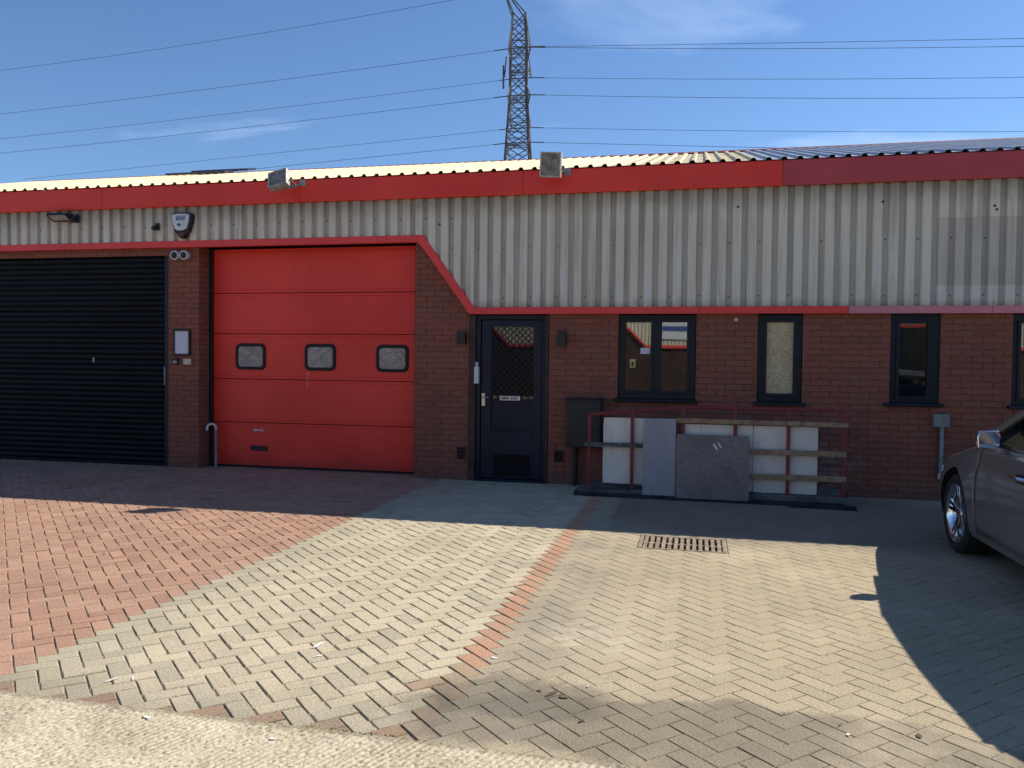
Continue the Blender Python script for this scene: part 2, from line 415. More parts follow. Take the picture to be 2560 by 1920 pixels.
M['chrome'] = simple('chrome', (0.75, 0.75, 0.76), 0.12, 1.0, var=0.04)
M['tyre'] = simple('tyre_rubber', (0.014, 0.014, 0.014), 0.8, var=0.3, scale=30)
M['well'] = simple('wheel_arch_liner', (0.006, 0.006, 0.006), 0.9, var=0.2)
M['seat'] = simple('car_seat', (0.03, 0.03, 0.03), 0.8, var=0.2)
M['lens'] = simple('lamp_lens', (0.6, 0.6, 0.6), 0.1, 0.6, var=0.1)
M['redlens'] = simple('tail_lens', (0.25, 0.01, 0.01), 0.15, var=0.1)
M['lampglass'] = simple('dirty_lamp_glass', (0.20, 0.185, 0.16), 0.25, var=0.45, scale=16)
M['ledglass'] = simple('pale_led_glass', (0.42, 0.42, 0.36), 0.4, var=0.15, scale=16)

# ------------------------------------------------------------------ mesh helpers
ORG = {}
def prop(o, label=None, cat=None, group=None, kind=None):
    if label: o['label'] = label
    if cat: o['category'] = cat
    if group: o['group'] = group
    if kind: o['kind'] = kind
    return o
def empty(name, loc, label=None, cat=None, group=None, kind=None, parent=None):
    o = bpy.data.objects.new(name, None); COL.objects.link(o)
    o.empty_display_size = 0.2
    ORG[o.name] = Vector(loc)
    if parent:
        o.parent = parent; o.location = Vector(loc) - ORG[parent.name]
    else: o.location = loc
    return prop(o, label, cat, group, kind)

class MB:
    def __init__(s): s.v = []; s.f = []; s.mi = []; s.t = []
    def add(s, vs, fs, mi=0, tone=None):
        b = len(s.v); s.v += [tuple(p) for p in vs]
        for f in fs:
            s.f.append(tuple(i + b for i in f)); s.mi.append(mi); s.t.append(tone or 0.0)
        return s
    def box(s, x0, x1, y0, y1, z0, z1, mi=0):
        vs = [(x, y, z) for z in (z0, z1) for y in (y0, y1) for x in (x0, x1)]
        return s.add(vs, [(0, 2, 3, 1), (4, 5, 7, 6), (0, 1, 5, 4), (2, 6, 7, 3), (0, 4, 6, 2), (1, 3, 7, 5)], mi)
    def obox(s, c, X, Y, Z, hx, hy, hz, mi=0):
        c = Vector(c); X, Y, Z = Vector(X), Vector(Y), Vector(Z)
        vs = [c + X * (a * hx) + Y * (b * hy) + Z * (d * hz) for d in (-1, 1) for b in (-1, 1) for a in (-1, 1)]
        return s.add(vs, [(0, 2, 3, 1), (4, 5, 7, 6), (0, 1, 5, 4), (2, 6, 7, 3), (0, 4, 6, 2), (1, 3, 7, 5)], mi)
    def bar(s, a, b, w, d=None, mi=0, up=(0, 0, 1)):
        a, b = Vector(a), Vector(b); Z = (b - a)
        if Z.length < 1e-6: return s
        L = Z.length; Z.normalize(); up = Vector(up)
        if abs(Z.dot(up)) > 0.98: up = Vector((0, 1, 0)) if abs(Z.y) < 0.9 else Vector((1, 0, 0))
        X = up.cross(Z).normalized(); Y = Z.cross(X)
        return s.obox((a + b) / 2, X, Y, Z, w / 2, (d or w) / 2, L / 2, mi)
    def tube(s, pts, r, n=8, mi=0, cap=True):
        pts = [Vector(p) for p in pts]; rings = []
        X = None
        for i, p in enumerate(pts):
            d = (pts[min(i + 1, len(pts) - 1)] - pts[max(i - 1, 0)]).normalized()
            if X is None:
                u = Vector((0, 0, 1)) if abs(d.z) < 0.9 else Vector((1, 0, 0)); X = u.cross(d).normalized()
            else: X = (X - d * X.dot(d)).normalized()
            Y = d.cross(X)
            rr = r[i] if isinstance(r, (list, tuple)) else r
            rings.append([p + (X * math.cos(2 * math.pi * k / n) + Y * math.sin(2 * math.pi * k / n)) * rr for k in range(n)])
        vs = [v for R in rings for v in R]
        fs = [(i * n + k, i * n + (k + 1) % n, (i + 1) * n + (k + 1) % n, (i + 1) * n + k) for i in range(len(pts) - 1) for k in range(n)]
        if cap: fs += [tuple(range(n))[::-1], tuple((len(pts) - 1) * n + k for k in range(n))]
        return s.add(vs, fs, mi)
    def prism(s, poly, axis, a, b, mi=0):
        """poly: 2D points; extruded along axis between a and b. axis y: (x,z); x: (y,z); z: (x,y)"""
        def P(p, t): return {'y': (p[0], t, p[1]), 'x': (t, p[0], p[1]), 'z': (p[0], p[1], t)}[axis]
        n = len(poly); vs = [P(p, a) for p in poly] + [P(p, b) for p in poly]
        fs = [tuple(range(n)), tuple(range(2 * n - 1, n - 1, -1))] + [(i, (i + 1) % n + 0, (i + 1) % n + n, i + n) for i in range(n)]
        return s.add(vs, fs, mi)
    def lathe(s, prof, c, ax, n=24, mi=0):
        """prof: (r, h) along axis ax at c"""
        c, Z = Vector(c), Vector(ax).normalized()
        u = Vector((0, 0, 1)) if abs(Z.z) < 0.9 else Vector((1, 0, 0)); X = u.cross(Z).normalized(); Y = Z.cross(X)
        vs = [c + Z * h + (X * math.cos(2 * math.pi * k / n) + Y * math.sin(2 * math.pi * k / n)) * r for r, h in prof for k in range(n)]
        fs = [(i * n + k, i * n + (k + 1) % n, (i + 1) * n + (k + 1) % n, (i + 1) * n + k) for i in range(len(prof) - 1) for k in range(n)]
        return s.add(vs, fs, mi)
    def ring(s, x0, x1, z0, z1, t, y0, y1, mi=0):
        """rectangular frame in the xz plane"""
        s.box(x0, x0 + t, y0, y1, z0, z1, mi); s.box(x1 - t, x1, y0, y1, z0, z1, mi)
        s.box(x0 + t, x1 - t, y0, y1, z0, z0 + t, mi); s.box(x0 + t, x1 - t, y0, y1, z1 - t, z1, mi)
        return s
    def mesh(s, name, off=(0, 0, 0), tones=False):
        me = bpy.data.meshes.new(name)
        o = Vector(off)
        me.from_pydata([tuple(Vector(p) - o) for p in s.v], [], s.f)
        me.polygons.foreach_set('material_index', s.mi)
        if tones:
            at = me.attributes.new('tone', 'FLOAT', 'FACE'); at.data.foreach_set('value', s.t)
        return me
    def build(s, name, mats, parent=None, smooth=False, bevel=0, fix=True, tones=False, local=False, org=None, **kw):
        if parent is not None:
            off = (0, 0, 0) if local else ORG[parent.name]
        else: off = org if org is not None else (0, 0, 0)
        me = s.mesh(name, off, tones)
        if fix:
            bm = bmesh.new(); bm.from_mesh(me); bmesh.ops.recalc_face_normals(bm, faces=bm.faces); bm.to_mesh(me); bm.free()
        for k in (mats if isinstance(mats, (list, tuple)) else [mats]): me.materials.append(M[k])
        if smooth:
            me.polygons.foreach_set('use_smooth', [True] * len(me.polygons))
            me.set_sharp_from_angle(angle=math.radians(38))
        o = bpy.data.objects.new(name, me); COL.objects.link(o)
        if parent is not None:
            o.parent = parent; ORG[o.name] = Vector(off) if not local else Vector((0, 0, 0))
        else:
            o.location = off; ORG[o.name] = Vector(off)
        if bevel:
            b = o.modifiers.new('bevel', 'BEVEL'); b.width = bevel; b.segments = 2; b.limit_method = 'ANGLE'; b.angle_limit = math.radians(40)
        return prop(o, kw.get('label'), kw.get('cat'), kw.get('group'), kw.get('kind'))
def place(name, me, parent, matrix):
    """a piece that shares mesh data; matrix is in world space"""
    o = bpy.data.objects.new(name, me); COL.objects.link(o); o.parent = parent
    mm = matrix.copy(); mm.translation = mm.translation - ORG[parent.name]
    o.matrix_local = mm
    return o

def clip(poly, a, b, c):
    """keep a*x+b*y<=c"""
    outp = []
    for i in range(len(poly)):
        p, q = poly[i], poly[(i + 1) % len(poly)]
        dp, dq = a * p[0] + b * p[1] - c, a * q[0] + b * q[1] - c
        if dp <= 0: outp.append(p)
        if (dp < 0 < dq) or (dq < 0 < dp):
            t = dp / (dp - dq); outp.append((p[0] + (q[0] - p[0]) * t, p[1] + (q[1] - p[1]) * t))
    return outp
def area(p):
    return 0.5 * sum(p[i][0] * p[(i + 1) % len(p)][1] - p[(i + 1) % len(p)][0] * p[i][1] for i in range(len(p)))
def inset(poly, d):
    """inset a convex ccw polygon by d"""
    outp = list(poly)
    n = len(poly)
    base = list(poly)
    for i in range(n):
        p, q = base[i], base[(i + 1) % n]
        ex, ey = q[0] - p[0], q[1] - p[1]; L = math.hypot(ex, ey)
        if L < 1e-6: continue
        nx, ny = ey / L, -ex / L                   # outward
        outp = clip(outp, nx, ny, nx * p[0] + ny * p[1] - d)
        if len(outp) < 3: return []
    return outp
def dedupe(p, e=1e-4):
    o = []
    for q in p:
        if not o or math.hypot(q[0] - o[-1][0], q[1] - o[-1][1]) > e: o.append(q)
    if len(o) > 2 and math.hypot(o[0][0] - o[-1][0], o[0][1] - o[-1][1]) < e: o.pop()
    return o
def piece(poly, depth, ch, lift=0.0):
    """verts (u,v,n), faces of a chamfered slab whose top is at n=lift"""
    poly = dedupe(poly)
    n = len(poly)
    cx, cy = sum(p[0] for p in poly) / n, sum(p[1] for p in poly) / n
    k = []
    for p in poly:
        dx, dy = cx - p[0], cy - p[1]; L = math.hypot(dx, dy) or 1
        k.append((p[0] + dx / L * ch * 1.4, p[1] + dy / L * ch * 1.4))
    vs = [(p[0], p[1], lift - depth) for p in poly] + [(p[0], p[1], lift - ch) for p in poly] + [(p[0], p[1], lift) for p in k]
    fs = [tuple(range(2 * n, 3 * n))]
    for i in range(n):
        j = (i + 1) % n
        fs += [(i, j, j + n, i + n), (i + n, j + n, j + 2 * n, i + 2 * n)]
    return vs, fs

# ------------------------------------------------------------------ ground
gb = MB(); gb.add([(-2500, -2500, -0.09), (2500, -2500, -0.09), (2500, 2500, -0.09), (-2500, 2500, -0.09)], [(0, 1, 2, 3)])
gb.build('ground', 'ground', kind='structure', label='bare yard ground around the units')
XL, XR, Y0, YW = -12.2, 7.5, -6.96, 0.32
bb = MB()
bb.add([(XL, Y0, -0.0062), (-3.2, Y0, -0.0062), (-3.2, YW, -0.0062), (XL, YW, -0.0062)], [(0, 1, 2, 3)], 0)
bb.add([(-3.2, Y0, -0.0062), (-1.02, Y0, -0.0062), (-1.02, YW, -0.0062), (-3.2, YW, -0.0062)], [(0, 1, 2, 3)], 0)
DRAIN = (-0.46, 0.25, -3.28, -2.77)                    # x0 x1 y0 y1
for qx0, qx1, qy0, qy1 in ((-1.02, DRAIN[0], Y0, YW), (DRAIN[1], XR, Y0, YW), (DRAIN[0], DRAIN[1], Y0, DRAIN[2]), (DRAIN[0], DRAIN[1], DRAIN[3], YW)):
    bb.add([(qx0, qy0, -0.0042), (qx1, qy0, -0.0042), (qx1, qy1, -0.0042), (qx0, qy1, -0.0042)], [(0, 1, 2, 3)], 1)
bb.build('joint_sand', ['bed', 'bed_sand'], kind='structure', label='sand bed showing in the joints of the block paving', fix=False)

P = 0.0955                                              # paver module (width)
JW = {'red': 0.0034, 'buff': 0.0036, 'sand': 0.0016}
pav = {'red': [], 'buff': [], 'sand': []}
c45, s45 = math.cos(math.radians(45)), math.sin(math.radians(45))
def r45(p, o): return (o[0] + p[0] * c45 + p[1] * s45, o[1] - p[0] * s45 + p[1] * c45)   # u -> (1,-1), v -> (1,1)
OX, OY = -3.07, -6.69
rng = int(22 / P)
camp = Vector((0, -10, 1.5))
def clip_in(poly, x0, x1, y0, y1):
    poly = clip(poly, -1, 0, -x0)
    if len(poly) > 2: poly = clip(poly, 1, 0, x1)
    if len(poly) > 2: poly = clip(poly, 0, -1, -y0)
    if len(poly) > 2: poly = clip(poly, 0, 1, y1)
    return poly
for i in range(-rng, rng):
    for j in range(-rng, rng):
        k = (i + j) % 4
        # 90-degree herringbone: cell k=0 starts a block along u, k=2 starts a block along v
        if k == 0: rect = (i, j, 2, 1); ori = 0
        elif k == 2: rect = (i, j, 1, 2); ori = 1
        else: continue
        u0, v0, du, dv = rect
        cc = r45(((u0 + du / 2) * P, (v0 + dv / 2) * P), (OX, OY))
        if not (XL - 0.2 < cc[0] < XR + 0.2 and Y0 - 0.2 < cc[1] < YW + 0.2): continue
        strip = ori == 0 and -1.14 < cc[0] < -1.01
        if cc[0] < -3.2: a = 'red'
        elif cc[0] < -1.0 or strip: a = 'buff'
        else: a = 'sand'
        jw = JW[a]
        q = [(u0 * P + jw, v0 * P + jw), ((u0 + du) * P - jw, v0 * P + jw), ((u0 + du) * P - jw, (v0 + dv) * P - jw), (u0 * P + jw, (v0 + dv) * P - jw)]
        q = [r45(p, (OX, OY)) for p in q]
        if area(q) < 0: q.reverse()
        A0 = abs(area(q))
        polys = [clip_in(q, XL, XR, Y0 + 0.004, YW)]
        # leave the drain free
        if DRAIN[0] - 0.2 < cc[0] < DRAIN[1] + 0.2 and DRAIN[2] - 0.2 < cc[1] < DRAIN[3] + 0.2:
            e = 0.012
            polys = [clip_in(q, XL, DRAIN[0] - e, Y0, YW), clip_in(q, DRAIN[1] + e, XR, Y0, YW),
                     clip_in(q, DRAIN[0] - e, DRAIN[1] + e, Y0, DRAIN[2] - e), clip_in(q, DRAIN[0] - e, DRAIN[1] + e, DRAIN[3] + e, YW)]
        for poly in polys:
            poly = dedupe(poly) if len(poly) > 2 else []
            if len(poly) < 3 or abs(area(poly)) < 0.0006: continue
            full = abs(abs(area(poly)) - A0) < 1e-6
            mat = {'red': 'paver_red', 'buff': 'paver_buff', 'sand': 'paver_sand'}[a]
            if strip: mat = 'paver_strip' if cc[1] > -6.15 else 'paver_faded'
            elif a == 'buff' and cc[1] < Y0 + 0.075 and rnd.random() < 0.8: mat = 'paver_edge'
            elif a == 'buff' and rnd.random() < 0.006: mat = 'paver_faded'
            px, py = sum(p[0] for p in poly) / len(poly), sum(p[1] for p in poly) / len(poly)
            d = Vector((px, py, 0)) - camp
            zd = d.dot(F_); sx = d.dot(R_) / zd * 2054.1 / 1280; sy = d.dot(U_) / zd * 2054.1 / 960
            vis = abs(sx) < 1.0 and abs(sy) < 1.0 and zd > 0
            size = abs(area(poly)) / (zd ** 3) if vis else 0
            pav[a].append((size, poly, ori, full, mat, (px, py)))
PAVLAB = {'red': ('red_paving', 'red block paving laid in diagonal herringbone before the shutter and red door'),
          'buff': ('buff_paving', 'buff block paving with open dark joints between the red paving and the thin red line'),
          'sand': ('sandy_paving', 'sand filled pale block paving right of the thin red line')}
pm_cache = {}
for a, lst in pav.items():
    name, lab = PAVLAB[a]
    root = empty(name, ((XL if a == 'red' else -3.2 if a == 'buff' else -1.0), Y0, 0), label=lab, kind='structure')
    lst.sort(key=lambda t: -t[0])
    rest = {}
    ch = 0.0045 if a != 'sand' else 0.003
    for idx, (size, poly, ori, full, mat, c) in enumerate(lst):
        lift = rnd.gauss(0, 0.0006 if a == 'sand' else 0.0011)
        if idx < 300 and size > 0:
            if full:
                key = (a, ori, mat)
                if key not in pm_cache:
                    vs, fs = piece([(p[0] - c[0], p[1] - c[1]) for p in poly], 0.04, ch)
                    b = MB(); b.add(vs, fs); me = b.mesh('paver'); me.materials.append(M[mat]); pm_cache[key] = me
                me = pm_cache[key]
            else:
                vs, fs = piece([(p[0] - c[0], p[1] - c[1]) for p in poly], 0.04, ch)
                b = MB(); b.add(vs, fs); me = b.mesh('paver'); me.materials.append(M[mat])
            tl_ = 0.004 if a == 'sand' else 0.008
            tilt = Matrix.Rotation(rnd.gauss(0, tl_), 4, 'X') @ Matrix.Rotation(rnd.gauss(0, tl_), 4, 'Y') @ Matrix.Rotation(rnd.gauss(0, 0.006), 4, 'Z')
            place('paver', me, root, Matrix.Translation((c[0], c[1], lift)) @ tilt)
        else:
            vs, fs = piece(poly, 0.03, ch, lift)
            rest.setdefault(mat, MB()).add(vs, fs, 0, rnd.random())
    # the pavers past the limit: one joined part
    allb = MB(); mats = sorted(rest)
    for mi, k in enumerate(mats):
        b = rest[k]; off = len(allb.v)
        allb.v += b.v; allb.f += [tuple(x + off for x in f) for f in b.f]; allb.mi += [mi] * len(b.f); allb.t += b.t
    allb.build('far_pavers', mats, root, fix=False, tones=True, kind='stuff')

# concrete road in front
def road_h(x, y):
    e = min(1, max(0, (-6.962 - y) / 0.02))
    s = x * 0.92 - y * 0.38
    wob = noise.noise(Vector((x * 3, y * 3, 0))) * 0.010
    rid = math.sin(2 * math.pi * (s + wob) / 0.028)
    am = 0.5 + 0.9 * max(0, noise.noise(Vector((x * 1.7, y * 1.7, 7))) + 0.15)
    n1 = noise.fractal(Vector((x * 42, y * 42, 3)), 0.8, 2.0, 3)
    pit = max(0, noise.noise(Vector((x * 60, y * 60, 11))) - 0.22)
    edge = (1 - e) * 0.004
    return 0.012 + 0.0034 * rid * am + 0.0028 * n1 - 0.016 * pit - edge
rb = MB()
gx0, gx1, gy0, gy1, st = -3.3, 1.4, -7.8, -6.962, 0.0055
nx, ny = int((gx1 - gx0) / st), int((gy1 - gy0) / st)
for j in range(ny + 1):
    y = gy0 + (gy1 - gy0) * j / ny
    for i in range(nx + 1):
        x = gx0 + (gx1 - gx0) * i / nx
        b_ = 1.0 if (0 < i < nx and 0 < j) else 0.0
        yy = y
        if j == ny: yy = y + noise.noise(Vector((x * 9, 0, 5))) * 0.008 + noise.noise(Vector((x * 40, 0, 9))) * 0.004
        rb.v.append((x, yy, road_h(x, y) if b_ else 0.012))
for j in range(ny):
    for i in range(nx):
        p = j * (nx + 1) + i
        rb.f.append((p, p + 1, p + nx + 2, p + nx + 1)); rb.mi.append(0); rb.t.append(0)
off = len(rb.v)
def quad(x0, x1, y0, y1, z=0.012): rb.add([(x0, y0, z), (x1, y0, z), (x1, y1, z), (x0, y1, z)], [(0, 1, 2, 3)])
quad(-60, gx0, gy0, gy1); quad(gx1, 60, gy0, gy1); quad(-60, 60, -24, gy0)
for x0, x1 in ((-60, gx0), (gx1, 60)):
    rb.add([(x0, gy1, 0.012), (x1, gy1, 0.012), (x1, gy1, -0.08), (x0, gy1, -0.08)], [(0, 1, 2, 3)])
for i in range(nx):
    a_ = ny * (nx + 1) + i
    p, q = rb.v[a_], rb.v[a_ + 1]
    rb.add([p, q, (q[0], q[1] + 0.003, -0.08), (p[0], p[1] + 0.003, -0.08)], [(0, 1, 2, 3)])
road = rb.build('concrete_road', 'conc', fix=False, kind='structure', label='brushed pale concrete road along the front of the paving')
road.data.polygons.foreach_set('use_smooth', [True] * len(road.data.polygons))

# weeds and litter along the joint
wb = MB()
for k in range(64):
    x = rnd.choice([rnd.gauss(-1.55, 0.22), rnd.uniform(-3.0, -0.8), rnd.gauss(-1.35, 0.1)])
    y = -6.957 + rnd.uniform(-0.012, 0.012)
    for l in range(rnd.randint(4, 9)):
        a_ = rnd.uniform(0, 6.28); L = rnd.uniform(0.006, 0.02); t = rnd.uniform(0.2, 1.0)
        d = Vector((math.cos(a_), math.sin(a_), t)).normalized() * L; s_ = Vector((-math.sin(a_), math.cos(a_), 0)) * L * 0.28
        b0 = Vector((x + rnd.uniform(-.012, .012), y + rnd.uniform(-.008, .008), -0.004))
        wb.add([b0, b0 + d * .5 + s_, b0 + d, b0 + d * .5 - s_], [(0, 1, 2, 3)])
for k in range(120):                                    # moss cushions in the open joints
    ii, jj = rnd.randint(-4, 22), rnd.randint(-14, 16)
    c = r45((ii * P + rnd.uniform(-.004, .004), jj * P + rnd.uniform(0, P)), (OX, OY))
    if not (-4.4 < c[0] < -1.2 and Y0 < c[1] < -5.4): continue
    for l in range(5):
        b0 = Vector((c[0] + rnd.uniform(-.01, .01), c[1] + rnd.uniform(-.01, .01), -0.008)); a_ = rnd.uniform(0, 6.28)
        d = Vector((math.cos(a_) * .004, math.sin(a_) * .004, 0.008)); s_ = Vector((-math.sin(a_), math.cos(a_), 0)) * .003
        wb.add([b0 - s_, b0 + s_, b0 + d], [(0, 1, 2)])
wb.build('weeds', 'leafgreen', fix=False, kind='stuff', label='small weeds and moss in the joint by the concrete road', cat='weeds')
lb = MB()
def chip(x, y, z, L, W, mi):
    a_ = rnd.uniform(0, 6.28); n_ = 6
    lb.add([(x + math.cos(a_) * L * math.cos(t) * rnd.uniform(.7, 1) - math.sin(a_) * W * math.sin(t), y + math.sin(a_) * L * math.cos(t) + math.cos(a_) * W * math.sin(t) * rnd.uniform(.7, 1), z + rnd.uniform(0, .0015)) for t in [2 * math.pi * q / n_ for q in range(n_)]], [tuple(range(n_))], mi)
for x, y, L, W, mi in [(-1.92, -6.05, .055, .012, 1), (-1.85, -6.2, .03, .008, 1), (-2.63, -6.72, .045, .008, 1), (-2.55, -6.68, .03, .006, 1), (-0.98, -6.0, .022, .012, 1),
                       (-0.62, -6.37, .05, .014, 0), (-0.56, -6.39, .03, .02, 0), (-0.68, -6.35, .02, .01, 0), (-0.45, -6.62, .018, .008, 0), (-1.85, -4.25, .03, .012, 0),
                       (-1.7, -1.6, .03, .012, 1), (-1.55, -1.7, .04, .02, 1), (-1.5, -1.3, .03, .02, 1), (-4.4, -4.6, .02, .01, 0), (0.9, -6.42, .02, .012, 0), (0.62, -6.48, .012, .008, 1), (-2.2, -7.05, .03, .012, 1), (-1.6, -7.1, .02, .01, 1)]:
    chip(x, y, 0.005 if y > Y0 else 0.0145, L, W, mi)
for k in range(70):
    x, y = rnd.uniform(-4, 1.6), rnd.uniform(-6.9, -3)
    chip(x, y, 0.005, rnd.uniform(.004, .010), rnd.uniform(.003, .006), 0 if rnd.random() < .75 else 1)
for k in range(26):
    chip(rnd.uniform(-3.4, -2.9) if k % 2 else rnd.uniform(-1.8, -1.4), rnd.uniform(-.35, -.06), .006, rnd.uniform(.008, .025), rnd.uniform(.005, .012), 0 if rnd.random() < .6 else 1)
lb.build('litter', ['litter', 'chalk'], fix=False, kind='stuff', label='dry leaf scraps and white flecks scattered on the paving', cat='litter')

# drain grating
dr = empty('drain_grating', (-0.1, -3.0, 0), label='slotted iron drain grating set in the pale paving at the shadow edge', cat='drain')
x0, x1, y0, y1 = DRAIN
b = MB()
b.box(x0, x0 + .03, y0, y1, -.08, .002); b.box(x1 - .03, x1, y0, y1, -.08, .002)
b.box(x0 + .03, x1 - .03, y0, y0 + .03, -.08, .002); b.box(x0 + .03, x1 - .03, y1 - .03, y1, -.08, .002)
b.build('frame', 'castiron', dr, bevel=.003)
b = MB(); b.add([(x0 + .03, y0 + .03, -.085), (x1 - .03, y0 + .03, -.085), (x1 - .03, y1 - .03, -.085), (x0 + .03, y1 - .03, -.085)], [(0, 1, 2, 3)])
b.build('sump', 'void', dr, fix=False)
nb = 13
bars = MB(); me0 = None
for k in range(nb):
    xx = x0 + .03 + (x1 - x0 - .06) * (k + .5) / nb
    if me0 is None:
        q = MB(); q.box(-.0145, .0145, y0 + .03 + 3.0, y1 - .03 + 3.0, -.07, 0.0); me0 = q.mesh('bar'); me0.materials.append(M['castiron'])
    place('bar', me0, dr, Matrix.Translation((xx, -3.0, 0)))
b = MB(); b.box(x0 + .03, x1 - .03, -3.05, -3.02, -.06, -.004); b.build('cross_bar', 'castiron', dr)

# ------------------------------------------------------------------ the unit
unit = empty('industrial_unit', (0, 0, 0), label='low brick industrial unit with ribbed cladding, red fascia and shallow roof', cat='building')
# ---- brick walls
OPEN = [(-0.945, -0.027, 1.045, 2.3), (0.676, 1.174, 1.045, 2.3), (2.117, 2.632, 1.06, 2.3), (3.36, 4.27, 1.06, 2.3),   # windows
        (-2.82, -1.80, -0.1, 2.3)]                                                                                         # entry door
def diag_top(x):                                         # underside of the trim
    if x < -3.47: return 3.01
    if x < -2.79: return 3.01 + (x + 3.47) / 0.68 * -0.91
    return 2.10
wall = empty('brick_wall', (0, 0, 0), parent=unit)
BW, BH, JO = 0.2115, 0.0705, 0.0088
regions = [(-7.116, -6.647, 3.05, 0), (-3.538, 5.2, 3.05, 1)]
bricks = []
def sub_open(r):
    rs = [r]
    for o in OPEN:
        nr = []
        for q in rs:
            if q[1] <= o[0] or q[0] >= o[1] or q[3] <= o[2] or q[2] >= o[3]: nr.append(q); continue
            if q[0] < o[0]: nr.append((q[0], o[0] - .003, q[2], q[3]))
            if q[1] > o[1]: nr.append((o[1] + .003, q[1], q[2], q[3]))
            a0, a1 = max(q[0], o[0]), min(q[1], o[1])
            if q[2] < o[2]: nr.append((a0, a1, q[2], o[2]))
            if q[3] > o[3]: nr.append((a0, a1, o[3], q[3]))
        rs = nr
    return rs
def add_course(xa, xb, zlo, zhi, diag):
    nz_ = int((zhi - zlo) / BH) + 1
    for c in range(nz_):
        z0_ = zlo + c * BH
        k0 = int(math.floor((xa - 1) / BW))
        x = k0 * BW + (BW / 2 if c % 2 else 0)
        while x < xb:
            r = (max(x + JO / 2, xa), min(x + BW - JO / 2, xb), z0_ + JO / 2, min(z0_ + BH - JO / 2, zhi))
            if r[1] - r[0] > .02 and r[3] - r[2] > .012:
                for q in sub_open(r):
                    if q[1] - q[0] < .02 or q[3] - q[2] < .012: continue
                    poly = [(q[0], q[2]), (q[1], q[2]), (q[1], q[3]), (q[0], q[3])]
                    full = abs((q[1] - q[0]) - (BW - JO)) < 1e-5 and abs((q[3] - q[2]) - (BH - JO)) < 1e-5
                    if diag:
                        if q[3] > diag_top(q[1]) + .06:
                            p2 = clip(poly, 0.91, 0.68, 0.91 * -3.47 + 0.68 * 3.06)
                            p2 = clip(p2, 0, 1, 3.05) if len(p2) > 2 else []
                            if q[0] > -2.79: p2 = clip(p2, 0, 1, 2.14) if len(p2) > 2 else []
                            if len(p2) < 3 or abs(area(p2)) < .0008: continue
                            if abs(area(p2) - area(poly)) > 1e-6: full = False
                            poly = p2
                    cx_, cz_ = sum(p[0] for p in poly) / len(poly), sum(p[1] for p in poly) / len(poly)
                    bricks.append((poly, full, (cx_, cz_)))
            x += BW
add_course(-7.116, -6.647, 0, 3.05, False)
add_course(-3.538, 5.2, 0, 3.05, True)
add_course(-12.0, -7.116, 2.905, 3.05, False)
def bkey(b):
    c = b[2]; d = Vector((c[0], 0, c[1])) - camp
    zd = d.dot(F_); sx = d.dot(R_) / zd * 2054.1 / 1280
    hid = (-1.1 < c[0] < 1.3 and .1 < c[1] < .8) or (c[0] > 2.35 and c[1] < .9)
    return -(abs(area(b[0])) / zd ** 2 if abs(sx) < .98 and not hid else 0)
bricks.sort(key=bkey)
WM = Matrix.Rotation(math.radians(90), 4, 'X')          # (u,v,n) -> (x, -n, z)
bfull = None; rest = MB()
for i, (poly, full, c) in enumerate(bricks):
    lift = rnd.uniform(-.0016, .0016)
    if i < 300:
        if full and bfull is not None: me = bfull
        else:
            vs, fs = piece([(p[0] - c[0], p[1] - c[1]) for p in poly], 0.02, 0.0025)
            b = MB(); b.add(vs, fs); me = b.mesh('brick'); me.materials.append(M['brick'])
            if full: bfull = me
        place('brick', me, wall, Matrix.Translation((c[0], -lift, c[1])) @ WM)
    else:
        vs, fs = piece(poly, 0.02, 0.0025, lift)
        rest.add([(v[0], -v[2], v[1]) for v in vs], fs, 0, rnd.random())
# brick returns in the red door's reveal
def reveal(xp, sgn):
    for c in range(43):
        z0_ = c * BH
        for (a0, a1) in (((0.0, .095), (.104, .30)) if c % 2 else ((0.0, .195), (.204, .30))):
            poly = [(a0 + .002, z0_ + JO / 2), (a1, z0_ + JO / 2), (a1, z0_ + BH - JO / 2), (a0 + .002, z0_ + BH - JO / 2)]
            vs, fs = piece(poly, 0.02, 0.0025, rnd.uniform(-.0015, .0015))
            if sgn > 0: rest.add([(xp + v[2], v[0], v[1]) for v in vs], fs, 0, rnd.random())
            else: rest.add([(xp - v[2], v[0], v[1]) for v in vs], [f[::-1] for f in fs], 0, rnd.random())
reveal(-6.647, 1); reveal(-3.538, -1)
rest.build('far_bricks', 'brick', wall, fix=False, tones=True, kind='stuff')
